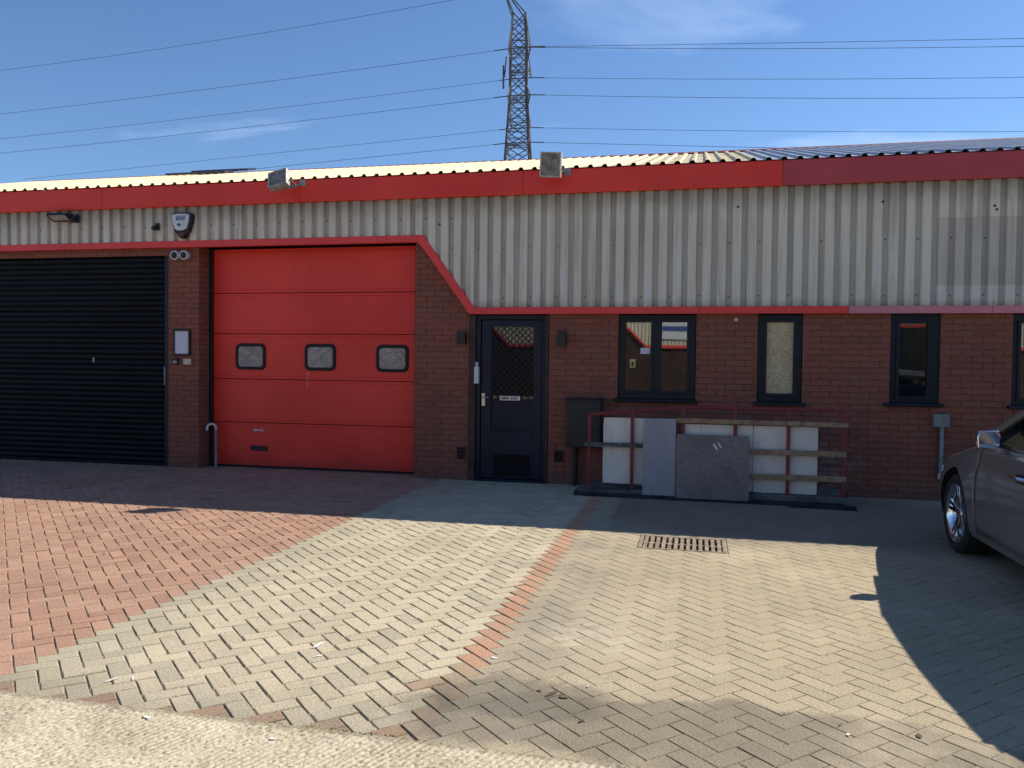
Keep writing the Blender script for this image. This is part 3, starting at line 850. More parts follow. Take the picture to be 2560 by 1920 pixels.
# mortar backing with its openings
mb_ = MB()
def backing(x0, x1, z0, z1, holes, y=0.006):
    xs = sorted({x0, x1, *[h[0] for h in holes if x0 < h[0] < x1], *[h[1] for h in holes if x0 < h[1] < x1]})
    zs = sorted({z0, z1, *[h[2] for h in holes if z0 < h[2] < z1], *[h[3] for h in holes if z0 < h[3] < z1]})
    for i in range(len(xs) - 1):
        for j in range(len(zs) - 1):
            cx_, cz_ = (xs[i] + xs[i + 1]) / 2, (zs[j] + zs[j + 1]) / 2
            if any(h[0] < cx_ < h[1] and h[2] < cz_ < h[3] for h in holes): continue
            mb_.add([(xs[i], y, zs[j]), (xs[i + 1], y, zs[j]), (xs[i + 1], y, zs[j + 1]), (xs[i], y, zs[j + 1])], [(0, 1, 2, 3)])
    for h in holes:
        if not (x0 < h[0] < x1): continue
        d = 0.24
        mb_.add([(h[0], y, h[2]), (h[0], d, h[2]), (h[0], d, h[3]), (h[0], y, h[3])], [(0, 1, 2, 3)])
        mb_.add([(h[1], y, h[2]), (h[1], y, h[3]), (h[1], d, h[3]), (h[1], d, h[2])], [(0, 1, 2, 3)])
        mb_.add([(h[0], y, h[2]), (h[1], y, h[2]), (h[1], d, h[2]), (h[0], d, h[2])], [(0, 1, 2, 3)])
        mb_.add([(h[0], y, h[3]), (h[0], d, h[3]), (h[1], d, h[3]), (h[1], y, h[3])], [(0, 1, 2, 3)])
backing(-7.116, -6.656, -.02, 3.0, []); mb_.build('mortar', 'mortar', wall, fix=False); mb_ = MB()
backing(-3.529, 12.0, -.02, 2.12, OPEN)
mb_.add([(-3.529, .009, 2.12), (-2.79, .009, 2.12), (-3.46, .009, 3.0), (-3.529, .009, 3.0)], [(0, 1, 2, 3)])
mb_.build('mortar', 'mortar', wall, fix=False); mb_ = MB()
backing(-14.0, -7.116, 2.91, 3.0, [])
backing(-14.0, -12.0, -.02, 2.91, [])
for xp, s_ in ((-6.656, 1), (-3.529, -1)):
    mb_.build('mortar', 'mortar', wall, fix=False); mb_ = MB(); mb_.add([(xp, .009, -.02), (xp, .32, -.02), (xp, .32, 3.0), (xp, .009, 3.0)], [(0, 1, 2, 3)])
mb_.build('mortar', 'mortar', wall, fix=False)

# shell: side and back walls, dark rooms behind the glass
b = MB()
b.add([(-14, .02, -.05), (-14, 10.2, -.05), (-14, 10.2, 3.9), (-14, 5, 5.2), (-14, .02, 3.9)], [(0, 1, 2, 3, 4)])
b.add([(12, .02, -.05), (12, 10.2, -.05), (12, 10.2, 3.9), (12, 5, 5.2), (12, .02, 3.9)], [(4, 3, 2, 1, 0)])
b.add([(-14, 10.2, -.05), (12, 10.2, -.05), (12, 10.2, 3.9), (-14, 10.2, 3.9)], [(0, 1, 2, 3)])
b.build('side_wall', 'mortar', unit, fix=False)
b = MB()
b.add([(-3.4, 3.2, -.04), (12, 3.2, -.04), (12, 3.2, 2.6), (-3.4, 3.2, 2.6)], [(0, 1, 2, 3)])
b.add([(-3.4, .3, 2.6), (-3.4, 3.2, 2.6), (12, 3.2, 2.6), (12, .3, 2.6)], [(0, 1, 2, 3)])
b.add([(-3.4, .3, .0), (12, .3, .0), (12, 3.2, .0), (-3.4, 3.2, .0)], [(0, 1, 2, 3)])
for xx in (-3.4, .4, 1.6, 3.0): b.add([(xx, .25, 0), (xx, 3.2, 0), (xx, 3.2, 2.6), (xx, .25, 2.6)], [(0, 1, 2, 3)])
b.build('inner_room', 'interior', unit, fix=False)

# ---- ribbed cladding, one sheet after the other
PIT = 0.1692
def bot(x):
    if x < -3.42: return 3.06
    if x < -2.735: return 3.06 + (x + 3.42) / .685 * -.91
    return 2.15
YC, YV = -0.078, -0.042
clad = empty('cladding', (0, 0, 0), parent=unit)
screws = MB()
def sheet(xs, top):
    vs, fs = [], []
    for x, y in xs: vs += [(x, y, bot(x)), (x, y, top)]
    for i in range(len(xs) - 1): fs.append((2 * i, 2 * i + 2, 2 * i + 3, 2 * i + 1))
    return vs, fs
k0 = -72
for sidx in range(0, 19):
    xs = []
    for k in range(6):
        v = -.005 + PIT * (k0 + sidx * 6 + k)            # trough centre
        xs += [(v - .026, YV), (v + .026, YV), (v + .039, YC)]
        for t in (.05, .075): xs.append((v + t + .0, YC))
        xs += [(v + PIT - .039, YC)]
    v = -.005 + PIT * (k0 + sidx * 6 + 6); xs += [(v - .026, YV)]
    extra = [(-3.42), (-2.735)]
    for e in extra:
        for i in range(len(xs) - 1):
            if xs[i][0] < e < xs[i + 1][0]:
                t = (e - xs[i][0]) / (xs[i + 1][0] - xs[i][0]); xs.insert(i + 1, (e, xs[i][1] + (xs[i + 1][1] - xs[i][1]) * t)); break
    off = rnd.uniform(-.0015, .0015)
    vs, fs = sheet([(x, y + off) for x, y in xs], 3.62)
    MB().add(vs, fs).build('cladding_sheet', 'clad', clad, fix=False)
    for k in range(0, 6, 2):
        v = -.005 + PIT * (k0 + sidx * 6 + k)
        for zz_ in (2.30, 2.92, 3.30):
            if zz_ < bot(v) + .06 or (zz_ > 3.2 and v > -3.0) or rnd.random() < .06: continue
            screws.lathe([(.0, -.010), (.006, -.010), (.0085, -.003), (.0085, 0)], (v, YV - .001 + off, zz_ + rnd.uniform(-.01, .01)), (0, 1, 0), 8)
for x_, z_ in ((.42, 3.33), (1.985, 3.34), (-3.2, 3.22), (3.12, 3.26), (3.14, 3.22)):
    screws.lathe([(.0, -.008), (.014, -.006), (.014, 0)], (x_, YC, z_), (0, 1, 0), 8)
screws.build('screw_heads', 'black', clad, kind='stuff')

# ---- red trim flashing along the foot of the cladding
trim = empty('trim', (0, 0, 0), parent=unit)
def flash(pts, mat):
    """pts: (x, zlow, zhigh)"""
    b = MB()
    vs = []
    for x, zl, zh in pts: vs += [(x, -.092, zl), (x, -.092, zh), (x, -.006, zl), (x, -.03, zh)]
    fs = []
    n = len(pts)
    for i in range(n - 1):
        a_, c_ = 4 * i, 4 * (i + 1)
        fs += [(a_, c_, c_ + 1, a_ + 1), (a_ + 1, c_ + 1, c_ + 3, a_ + 3), (a_, a_ + 2, c_ + 2, c_), (a_ + 2, a_ + 3, c_ + 3, c_ + 2)]
    fs += [(0, 1, 3, 2), (4 * n - 4, 4 * n - 2, 4 * n - 1, 4 * n - 3)]
    b.add(vs, fs); return b.build('trim_flashing', mat, trim, bevel=.003)
flash([(-14, 3.005, 3.093), (-6.527, 3.005, 3.093)], 'trim')
flash([(-6.524, 3.005, 3.093), (-3.472, 3.005, 3.093), (-3.42, 3.005, 3.093)][:1] + [(-3.486, 3.005, 3.093)], 'trim')
flash([(-3.484, 3.004, 3.093), (-3.417, 2.93, 3.093), (-2.80, 2.097, 2.262), (-2.735, 2.094, 2.178)], 'trim')
flash([(-2.733, 2.094, 2.178), (.003, 2.094, 2.178)], 'trim')
flash([(.006, 2.0945, 2.1785), (1.65, 2.0945, 2.1785)], 'trim')
o = flash([(1.653, 2.094, 2.178), (3.12, 2.094, 2.178)], 'pink'); o['label'] = 'sun bleached pink length of trim'
o = flash([(3.123, 2.0945, 2.1785), (12, 2.0945, 2.1785)], 'pink'); o['label'] = 'bleached pink end length of trim'

# ---- fascia and gutter
fas = empty('fascia', (0, 0, 0), parent=unit)
def fasc(x0, x1, mat, lab=None, dy=0.0):
    b = MB()
    prof = [(-.03, 3.552), (-.112 + dy, 3.552), (-.118 + dy, 3.575), (-.116 + dy, 3.835), (-.105 + dy, 3.846), (-.03, 3.846)]
    b.prism(prof, 'x', x0, x1)
    o = b.build('fascia_panel', mat, fas, bevel=.002)
    if lab: o['label'] = lab
fasc(-14, -8.08, 'red'); fasc(-8.076, -5.1, 'red', dy=.0015); fasc(-5.096, -2.125, 'red'); fasc(-2.121, .905, 'red', dy=.0015)
fasc(.909, 3.9, 'maroon', 'faded maroon fascia length', -.003); fasc(3.904, 12, 'maroon', 'faded maroon fascia end length')

# ---- roof
roof = empty('roof', (0, 0, 0), parent=unit)
RP = 0.1708; RSL = 0.268; YE, ZE = -0.128, 3.849
def rz(y): return ZE + (y - YE) * RSL
for sidx in range(26):
    xs = []
    for k in range(6):
        c = .069 + RP * (-82 + sidx * 6 + k)
        xs += [(c - .036, 0), (c - .018, .029), (c + .018, .029), (c + .036, 0)]
    xs.append((.069 + RP * (-82 + sidx * 6 + 6) - .036, 0))
    vs, fs = [], []
    of = rnd.uniform(-.001, .001)
    for x, h in xs:
        for y in (YE + rnd.uniform(-.004, .004) * 0, 1.7, 3.4, 4.995):
            vs.append((x, y, rz(y) + h + of))
    for i in range(len(xs) - 1):
        for r_ in range(3):
            a_ = i * 4 + r_; fs.append((a_, a_ + 4, a_ + 5, a_ + 1))
    MB().add(vs, fs).build('roof_sheet', 'roof', roof, fix=False)
b = MB()                                                 # rear slope, eaves filler, ridge
b.add([(-14, 5.02, 5.235), (12, 5.02, 5.235), (12, 10.3, 3.85), (-14, 10.3, 3.85)], [(0, 1, 2, 3)])
b.add([(-14, -.10, 3.84), (12, -.10, 3.84), (12, -.02, 3.78), (-14, -.02, 3.78)], [(0, 1, 2, 3)])
b.add([(-14, -.02, 3.70), (12, -.02, 3.70), (12, 4.9, 5.0), (-14, 4.9, 5.0)], [(0, 1, 2, 3)])
b.build('rear_slope', 'galv', roof, fix=False)
b = MB()
b.prism([(4.93, 5.222), (5.0, 5.262), (5.07, 5.222), (5.0, 5.255)], 'x', -14, 12)
b.build('ridge_cap', 'railred', roof)
for x0, x1, y, dz in ((-10.25, -8.95, 4.45, .01), (-9.9, -8.65, 4.78, .035)):
    b = MB(); b.obox(((x0 + x1) / 2, y, rz(y) + .052 + dz), (1, 0, 0), Vector((0, 1, RSL)).normalized(), Vector((0, -RSL, 1)).normalized(), (x1 - x0) / 2, .16, .02)
    b.build('rooflight', 'darkslate', roof, bevel=.004)

# ---- roller shutter
sh = empty('roller_shutter', (-9.5, .05, 0), parent=unit)
q = MB()
prof = [(.060, 0), (.052, .006), (.046, .022), (.044, .037), (.046, .052), (.052, .067), (.060, .0735), (.075, .0735), (.075, 0)]
q.prism(prof, 'x', -2.42, 2.315)
bm_ = q.mesh('slat'); bm_.materials.append(M['shutter'])
t_ = bmesh.new(); t_.from_mesh(bm_); bmesh.ops.recalc_face_normals(t_, faces=t_.faces); t_.to_mesh(bm_); t_.free()
for k in range(38):
    place('slat', bm_, sh, Matrix.Translation((-9.5, rnd.uniform(-.0015, .0015), .045 + .0752 * k)))
b = MB(); b.box(-11.92, -7.185, .04, .085, .006, .044); b.build('bottom_bar', 'shutter', sh, bevel=.004)
for x0, x1 in ((-7.182, -7.12), (-11.985, -11.925)):
    b = MB(); b.box(x0, x1, .012, .09, 0, 2.93); b.build('guide_rail', 'navydoor', sh, bevel=.004)
b = MB(); b.box(-8.36, -8.33, .036, .05, 1.43, 1.50); b.build('lock', 'galv', sh, bevel=.002)
b = MB(); b.box(-7.215, -7.186, .034, .046, 1.13, 1.39); b.build('scuffed_guard', 'galv', sh, bevel=.008)
b = MB(); b.add([(-12, .2, 0), (-7.1, .2, 0), (-7.1, .2, 3), (-12, .2, 3)], [(0, 1, 2, 3)]); b.build('backing', 'interior', sh, fix=False)

# ---- red sectional door
sd = empty('sectional_door', (-5.1, .3, 0), parent=unit)
zb = [.025, .625, 1.225, 1.85, 2.41, 3.02]
YD = .285
for i in range(5):
    z0_, z1_ = zb[i] + .002, zb[i + 1] - .002
    pr = [(YD + .04, z0_), (YD, z0_ + .004), (YD, z0_ + .036), (YD + .0035, z0_ + .040), (YD, z0_ + .044)]
    pr += [(YD, z1_ - .044), (YD + .0035, z1_ - .040), (YD, z1_ - .036), (YD, z1_ - .004), (YD + .04, z1_)]
    b = MB(); b.prism(pr, 'x', -6.60, -3.645); b.build('door_panel', 'doorred', sd)
def rrect(cx, cz, hw, hh, r, n=5):
    pts = []
    for sx, sz, a0 in ((1, 1, 0), (-1, 1, 90), (-1, -1, 180), (1, -1, 270)):
        for k in range(n + 1):
            t = math.radians(a0 + 90 * k / n)
            pts.append((cx + sx * (hw - r) + r * math.cos(t), cz + sz * (hh - r) + r * math.sin(t)))
    return pts
for cx_, cz_ in ((-6.03, 1.536), (-4.99, 1.536), (-3.955, 1.53)):
    o1, i1 = rrect(cx_, cz_, .228, .183, .075), rrect(cx_, cz_, .183, .138, .045)
    b = MB(); n_ = len(o1)
    vs = [(p[0], YD - .001, p[1]) for p in o1] + [(p[0], YD - .022, p[1]) for p in rrect(cx_, cz_, .222, .177, .07)] + [(p[0], YD - .022, p[1]) for p in rrect(cx_, cz_, .19, .145, .05)] + [(p[0], YD - .010, p[1]) for p in i1]
    fs = []
    for lay in range(3):
        for k in range(n_):
            fs.append((lay * n_ + k, lay * n_ + (k + 1) % n_, (lay + 1) * n_ + (k + 1) % n_, (lay + 1) * n_ + k))
    b.add(vs, fs); fr = b.build('window_frame', 'rubber', sd, smooth=True)
    b = MB(); b.add([(p[0], YD - .011, p[1]) for p in i1], [tuple(range(n_))]); b.build('pane', 'acrylic', sd, fix=True)
b = MB()
for k in range(9):
    zz_ = 1.33 - k * .022; xx = -5.175 + rnd.uniform(-.012, .012)
    b.box(xx - rnd.uniform(.003, .008), xx + rnd.uniform(.003, .008), YD - .0012, YD + .002, zz_ - rnd.uniform(.004, .011), zz_)
b.build('paint_scratch', 'chalk', sd, kind='stuff')
b = MB(); b.box(-6.6, -3.645, .27, .33, .003, .024); b.build('bottom_seal', 'rubber', sd)
b = MB(); b.box(-6.665, -6.60, .24, .36, 0, 3.02); b.build('guide_rail', 'black', sd, bevel=.004)
b = MB(); b.box(-3.64, -3.55, .27, .36, 0, 3.02); b.build('guide_rail', 'black', sd, bevel=.004)
b = MB(); b.box(-5.97, -5.83, YD - .02, YD - .002, .512, .53); b.box(-5.97, -5.945, YD - .012, YD, .50, .535); b.box(-5.855, -5.83, YD - .012, YD, .50, .535)
b.build('pull_handle', 'white', sd, bevel=.003)
b = MB(); b.ring(-6.02, -5.775, .235, .305, .014, YD - .014, YD); b.box(-6.005, -5.79, YD - .004, YD + .001, .25, .29); b.build('step_plate', 'black', sd, bevel=.002)

# ---- entry door
ed = empty('entry_door', (-2.3, .05, 0), parent=unit)
b = MB(); b.box(-2.815, -2.735, -.015, .1, 0, 2.09); b.box(-1.835, -1.803, -.01, .1, 0, 2.09); b.build('timber_surround', 'wood', ed, bevel=.004)
b = MB(); b.box(-2.733, -2.675, .02, .1, .02, 2.09); b.box(-1.885, -1.837, .02, .1, .02, 2.09); b.box(-2.675, -1.885, .02, .1, 2.03, 2.09); b.box(-2.733, -1.837, -.03, .1, 0, .03)
b.build('frame', 'navydoor', ed, bevel=.004)
b = MB()
lx0, lx1 = -2.668, -1.892
b.box(lx0, -2.535, .035, .08, .035, 2.025); b.box(-1.995, lx1, .035, .08, .035, 2.025)
b.box(-2.535, -1.995, .035, .08, 1.945, 2.025); b.box(-2.535, -1.995, .035, .08, .035, .63)
b.build('leaf', 'navydoor', ed, bevel=.005)
b = MB(); b.box(-2.535, -1.995, .058, .07, .63, 1.04); b.build('lower_panel', 'navydoor', ed)
b = MB(); b.box(-2.5, -2.03, .028, .036, .07, .34); b.build('kick_plate', 'shutter', ed, bevel=.003)
b = MB(); b.box(-2.535, -1.995, .062, .066, 1.04, 1.945); b.build('pane', 'doorglass', ed)
# diamond grille over the glass
b = MB()
gx0_, gx1_, gz0_, gz1_ = -2.535, -1.995, .63, 1.945
for s_ in (1, -1):
    c = -3.0
    while c < 5:
        # line z = s*(x-gx0)+c
        pts = []
        for x in (gx0_, gx1_):
            z = s_ * (x - gx0_) * 1.0 + c
            pts.append((x, z))
        (xa, za), (xb, zb_) = pts
        def cl_(x, z, zt): t = (zt - za) / (zb_ - za); return (xa + (xb - xa) * t, zt)
        P_, Q_ = (xa, za), (xb, zb_)
        lo, hi = min(za, zb_), max(za, zb_)
        if hi > gz0_ and lo < gz1_:
            if P_[1] < gz0_: P_ = cl_(0, 0, gz0_)
            if P_[1] > gz1_: P_ = cl_(0, 0, gz1_)
            if Q_[1] < gz0_: Q_ = cl_(0, 0, gz0_)
            if Q_[1] > gz1_: Q_ = cl_(0, 0, gz1_)
            yy = .052 if s_ > 0 else .0545
            b.bar((P_[0], yy, P_[1]), (Q_[0], yy, Q_[1]), .0085, .0045, up=(0, 1, 0))
        c += .078
b.build('diamond_grille', 'navydoor', ed, fix=True)
b = MB(); b.box(-2.655, -2.612, .018, .034, .945, 1.105); b.tube([(-2.633, .012, 1.053), (-2.633, -.02, 1.053), (-2.555, -.02, 1.053)], .009, 8)
b.build('handle', 'steel', ed, bevel=.003)
b = MB(); b.box(-2.42, -2.16, .022, .036, 1.018, 1.076); b.build('letter_plate', 'steel', ed, bevel=.004)
b = MB(); b.box(-2.405, -2.30, .018, .023, 1.03, 1.064); b.box(-2.285, -2.19, .018, .023, 1.03, 1.064); b.build('letter_flap', 'galv', ed, bevel=.002)
b = MB(); b.box(-2.742, -2.685, -.045, .018, 1.225, 1.44); b.box(-2.727, -2.70, -.03, .015, 1.44, 1.495); b.build('lock_guard', 'white', ed, bevel=.005)

# ---- windows
def window(x0, x1, z0, z1, panes, sill_h=.04, sx0=None, sx1=None, sash=True, glass='glass'):
    w_ = empty('window', ((x0 + x1) / 2, .05, z0), parent=unit)
    fb = MB()
    xs = [x0] + [v for p in panes for v in p[:2]] + [x1]
    pz0, pz1 = panes[0][2], panes[0][3]
    fb.box(x0, x1, .03, .11, pz1, z1); fb.box(x0, x1, .03, .11, z0, pz0)
    for i in range(0, len(xs), 2): fb.box(xs[i], xs[i + 1], .03, .11, pz0, pz1)
    fb.build('frame', 'navy', w_, bevel=.004)
    for p in panes:
        if sash:
            q_ = MB(); q_.ring(p[0] - .035, p[1] + .035, p[2] - .035, p[3] + .035, .035, .012, .031); q_.build('sash', 'navy', w_, bevel=.004)
        q_ = MB(); q_.box(p[0] - .002, p[1] + .002, .062, .066, p[2] - .002, p[3] + .002); q_.build('pane', glass, w_)
    q_ = MB(); q_.box(sx0 or x0 - .05, sx1 or x1 + .04, -.055, .11, z0 - sill_h, z0 - .001); q_.build('sill', 'navy', w_, bevel=.006)
    return w_
w1 = window(-.94, -.032, 1.075, 2.088, [(-.862, -.56, 1.178, 2.0), (-.43, -.135, 1.178, 2.0)], sx0=-1.0, sx1=-.005)
w2 = window(.68, 1.17, 1.07, 2.088, [(.778, 1.076, 1.168, 2.0)], sx0=.645, sx1=1.215)
w3 = window(2.122, 2.628, 1.09, 2.094, [(2.215, 2.505, 1.165, 1.99)], sx0=2.055, sx1=2.67, glass='dullglass')
w4 = window(3.364, 4.265, 1.09, 2.094, [(3.45, 3.75, 1.17, 1.99), (3.86, 4.17, 1.17, 1.99)], sx0=3.32, sx1=4.3)
b = MB(); b.box(-.682, -.568, .0595, .0615, 1.618, 1.69); b.build('white_sticker', 'paper', w1)
b = MB(); b.box(-.81, -.742, .0595, .0615, 1.448, 1.552); b.build('yellow_sticker', 'yellow', w1)
b = MB(); b.box(-.79, -.762, .0585, .0594, 1.47, 1.52); b.build('sticker_symbol', 'black', w1)
b = MB(); b.box(.779, 1.075, .046, .059, 1.169, 1.999); b.build('boarding', 'osb_new', w2)
b = MB(); b.box(2.216, 2.504, .072, .084, 1.36, 1.989); b.build('inner_board', 'osb_mid', w3)

# ------------------------------------------------------------------ things fixed to the front
def thing(name, loc, label, cat, group=None): return empty(name, loc, label, cat, group)
def floodlight(x0, x1, zt, zb_, y0, tilt, lean, label, arm_dx):
    t = thing('floodlight', ((x0 + x1) / 2, y0, (zt + zb_) / 2), label, 'floodlight', 'floodlights along the fascia')
    c = Vector(((x0 + x1) / 2, y0, (zt + zb_) / 2))
    rot = Matrix.Rotation(lean, 3, 'Y') @ Matrix.Rotation(tilt, 3, 'X')
    X, Y, Z = rot @ Vector((1, 0, 0)), rot @ Vector((0, 1, 0)), rot @ Vector((0, 0, 1))
    hw, hh = (x1 - x0) / 2, (zt - zb_) / 2
    b = MB()
    # tapered housing, open face towards -Y
    fr = [c - Y * .05 + X * (a * hw) + Z * (d * hh) for a, d in ((-1, -1), (1, -1), (1, 1), (-1, 1))]
    mid = [c + Y * .015 + X * (a * hw) + Z * (d * hh) for a, d in ((-1, -1), (1, -1), (1, 1), (-1, 1))]
    bk = [c + Y * .09 + X * (a * hw * .72) + Z * (d * hh * .62) for a, d in ((-1, -1), (1, -1), (1, 1), (-1, 1))]
    b.add(fr + mid + bk, [(0, 1, 2, 3), (8, 11, 10, 9)] + [(l * 4 + i, l * 4 + (i + 1) % 4, l * 4 + 4 + (i + 1) % 4, l * 4 + 4 + i) for l in (0, 1) for i in range(4)])
    b.build('housing', 'lamp_metal', t, bevel=.006)
    b = MB()
    e = .018
    for a0, a1, d0, d1 in ((-hw, hw, -hh, -hh + e), (-hw, hw, hh - e, hh), (-hw, -hw + e, -hh + e, hh - e), (hw - e, hw, -hh + e, hh - e)):
        b.obox(c - Y * .056 + X * ((a0 + a1) / 2) + Z * ((d0 + d1) / 2), X, Y, Z, (a1 - a0) / 2, .008, (d1 - d0) / 2)
    b.build('bezel', 'lamp_metal', t, bevel=.002)
    b = MB(); b.obox(c - Y * .052, X, Y, Z, hw - e, .003, hh - e); b.build('glass', 'lampglass', t)
    b = MB(); b.obox(c + Y * .11, X, Y, Z, hw * .35, .03, hh * .35); b.build('gear_box', 'galv', t, bevel=.004)
    b = MB()
    ba = Vector((c.x + arm_dx, -.115, 3.80))
    b.bar(c + X * (hw + .012) + Z * -.03, c + X * (hw + .012) + Z * -.03 + Y * .12, .035, .006)
    b.bar(c - X * (hw + .012) + Z * -.03, c - X * (hw + .012) + Z * -.03 + Y * .12, .035, .006)
    b.bar(c - X * (hw + .012) + Z * -.03 + Y * .12, c + X * (hw + .012) + Z * -.03 + Y * .12, .03, .006)
    b.tube([c + Y * .12 + Z * -.03, (c + Y * .16 + ba) / 2 + Vector((0, 0, -.02)), ba], .013, 8)
    b.box(ba.x - .04, ba.x + .04, -.126, -.118, 3.76, 3.845)
    b.build('bracket', 'galv', t)
floodlight(-5.385, -5.12, 3.905, 3.665, -.36, math.radians(-24), math.radians(-14), 'grey floodlight with a downcast face fixed over the red door', .2)
floodlight(-1.86, -1.61, 3.985, 3.695, -.35, math.radians(10), math.radians(4), 'rusty square floodlight standing above the fascia over the entry door', .16)

t = thing('led_floodlight', (-8.67, -.09, 3.43), 'slim black led floodlight on the cladding above the shutter', 'floodlight')
b = MB(); X, Y, Z = Vector((1, 0, 0)), Vector((0, .87, -.5)), Vector((0, .5, .87))
b.obox((-8.67, -.20, 3.44), X, Z, Y, .17, .02, .075); b.build('housing', 'black', t, bevel=.004)
b = MB(); b.obox((-8.68, -.222, 3.432), X, Z, Y, .13, .003, .055); b.build('glass', 'ledglass', t)
b = MB(); b.bar((-8.53, -.2, 3.43), (-8.5, -.08, 3.46), .03); b.box(-8.55, -8.47, -.085, -.079, 3.38, 3.50); b.bar((-8.50, -.19, 3.36), (-8.50, -.19, 3.49), .04, .02); b.build('bracket', 'black', t)

t = thing('alarm_box', (-6.81, -.08, 3.3), 'white shield shaped alarm box with blue print and dark red foot', 'alarm box')
shape = [(-.155, .155), (-.08, .17), (.08, .17), (.155, .155), (.152, .06), (.11, -.08), (.03, -.168), (0, -.178), (-.03, -.168), (-.11, -.08), (-.152, .06)]
cx_, cz_ = -6.81, 3.292
b = MB(); b.prism([(cx_ + p[0], cz_ + p[1]) for p in shape], 'y', -.155, -.079); b.build('back_case', 'black', t, bevel=.008)
b = MB(); fr = [(-.135, .135), (-.07, .15), (.07, .15), (.125, .135), (.122, .06), (.088, -.05), (.03, -.075), (-.05, -.075), (-.092, -.05), (-.13, .06)]
b.prism([(cx_ + p[0], cz_ + p[1]) for p in fr], 'y', -.178, -.152); b.build('cover', 'white', t, bevel=.008)
b = MB(); b.prism([(cx_ + p[0], cz_ + p[1]) for p in ((-.075, -.095), (.08, -.095), (.03, -.165), (-.02, -.165))], 'y', -.172, -.15); b.build('strobe', 'darkred', t, bevel=.006)
for k in range(4):
    b = MB(); b.prism([(cx_ - .07 + k * .036, cz_ + .06), (cx_ - .048 + k * .036, cz_ + .06), (cx_ - .036 + k * .036, cz_ + .105), (cx_ - .058 + k * .036, cz_ + .105)], 'y', -.1815, -.177); b.build('logo_stroke', 'blue', t)
b = MB(); b.box(cx_ - .06, cx_ + .09, -.1815, -.177, cz_ + .112, cz_ + .12); b.build('logo_bar', 'blue', t)
b = MB(); b.prism(rrect(cx_ - .02, cz_ + .002, .03, .018, .016), 'y', -.1815, -.177); b.build('logo_badge', 'blue', t)

t = thing('wall_sensor', (-7.22, -.08, 3.29), 'small black sensor on a bracket left of the alarm box', 'sensor')
b = MB(); b.box(-7.255, -7.195, -.1, -.078, 3.24, 3.34); b.build('back_plate', 'black', t, bevel=.003)
b = MB(); b.lathe([(0, -.06), (.028, -.06), (.034, -.03), (.03, 0.03), (0, .035)], (-7.215, -.13, 3.27), (.2, 1, .25), 12); b.build('head', 'black', t, smooth=True)
b = MB(); b.tube([(-7.22, -.085, 3.33), (-7.23, -.1, 3.37), (-7.235, -.082, 3.41)], .005, 6); b.tube([(-7.215, -.1, 3.235), (-7.2, -.11, 3.2), (-7.18, -.09, 3.19)], .006, 6); b.build('cable', 'white', t)

for cx_, lab in ((-6.962, 'white turret camera on the brick pier, left one of the pair'), (-6.822, 'white turret camera on the brick pier, right one of the pair')):
    t = thing('security_camera', (cx_, -.01, 2.9), lab, 'security camera', 'turret cameras on the brick pier')
    b = MB(); b.lathe([(0.0, .0), (.052, .0), (.058, -.02), (.05, -.045), (.03, -.05)], (cx_, -.002, 2.905), (0, 1, 0), 20); b.build('base', 'white', t, smooth=True)
    ax = Vector((.12, -1, -.1)).normalized()
    b = MB(); b.lathe([(.045, -.02), (.062, .0), (.066, .03), (.060, .055), (.046, .062), (.043, .055)], (cx_, -.05, 2.902), ax, 24); b.build('shell', 'white', t, smooth=True)
    b = MB(); b.lathe([(0, .066), (.02, .065), (.043, .056), (.044, .05)], (cx_, -.05, 2.902), ax, 20); b.build('lens', 'black', t, smooth=True)

t = thing('notice_frame', (-6.9, 0, 1.72), 'black notice frame holding a white sheet on the brick pier', 'notice frame')
b = MB(); b.ring(-7.033, -6.768, 1.538, 1.898, .026, -.03, -.003); b.build('frame', 'black', t, bevel=.003)
b = MB(); b.box(-7.007, -6.794, -.014, -.004, 1.564, 1.872); b.build('sheet', 'paper', t)
t = thing('switch_box', (-6.81, 0, 1.455), 'cream plastic switch box below the notice frame', 'switch')
b = MB(); b.box(-6.868, -6.752, -.035, -.003, 1.413, 1.498); b.build('case', 'cream', t, bevel=.006)
b = MB(); b.box(-6.83, -6.79, -.042, -.033, 1.435, 1.475); b.build('rocker', 'white', t, bevel=.003)
t = thing('key_safe', (-6.99, 0, 1.46), 'small dark key safe beside the cream switch box', 'key safe')
b = MB(); b.box(-7.03, -6.95, -.035, -.003, 1.415, 1.505); b.build('body', 'black', t, bevel=.008)
b = MB(); b.box(-7.018, -6.962, -.04, -.033, 1.43, 1.47); b.build('cover', 'galv', t, bevel=.004)

t = thing('vent_pipe', (-6.5, .1, 0), 'grey plastic pipe with a hooked top beside the red door', 'pipe')
pts = [(-6.485, .16, 0), (-6.485, .16, .52)] + [(-6.485 - .05 * (1 - math.cos(a_)), .16 - .02 * a_, .55 + .05 * math.sin(a_)) for a_ in [math.pi * k / 8 for k in range(9)]] + [(-6.585, .10, .51)]
b = MB(); b.tube(pts[1:], .017, 10); b.build('hook', 'white', t, smooth=True)
b = MB(); b.tube(pts[:2], .019, 10); b.build('pipe', 'galv', t, smooth=True)

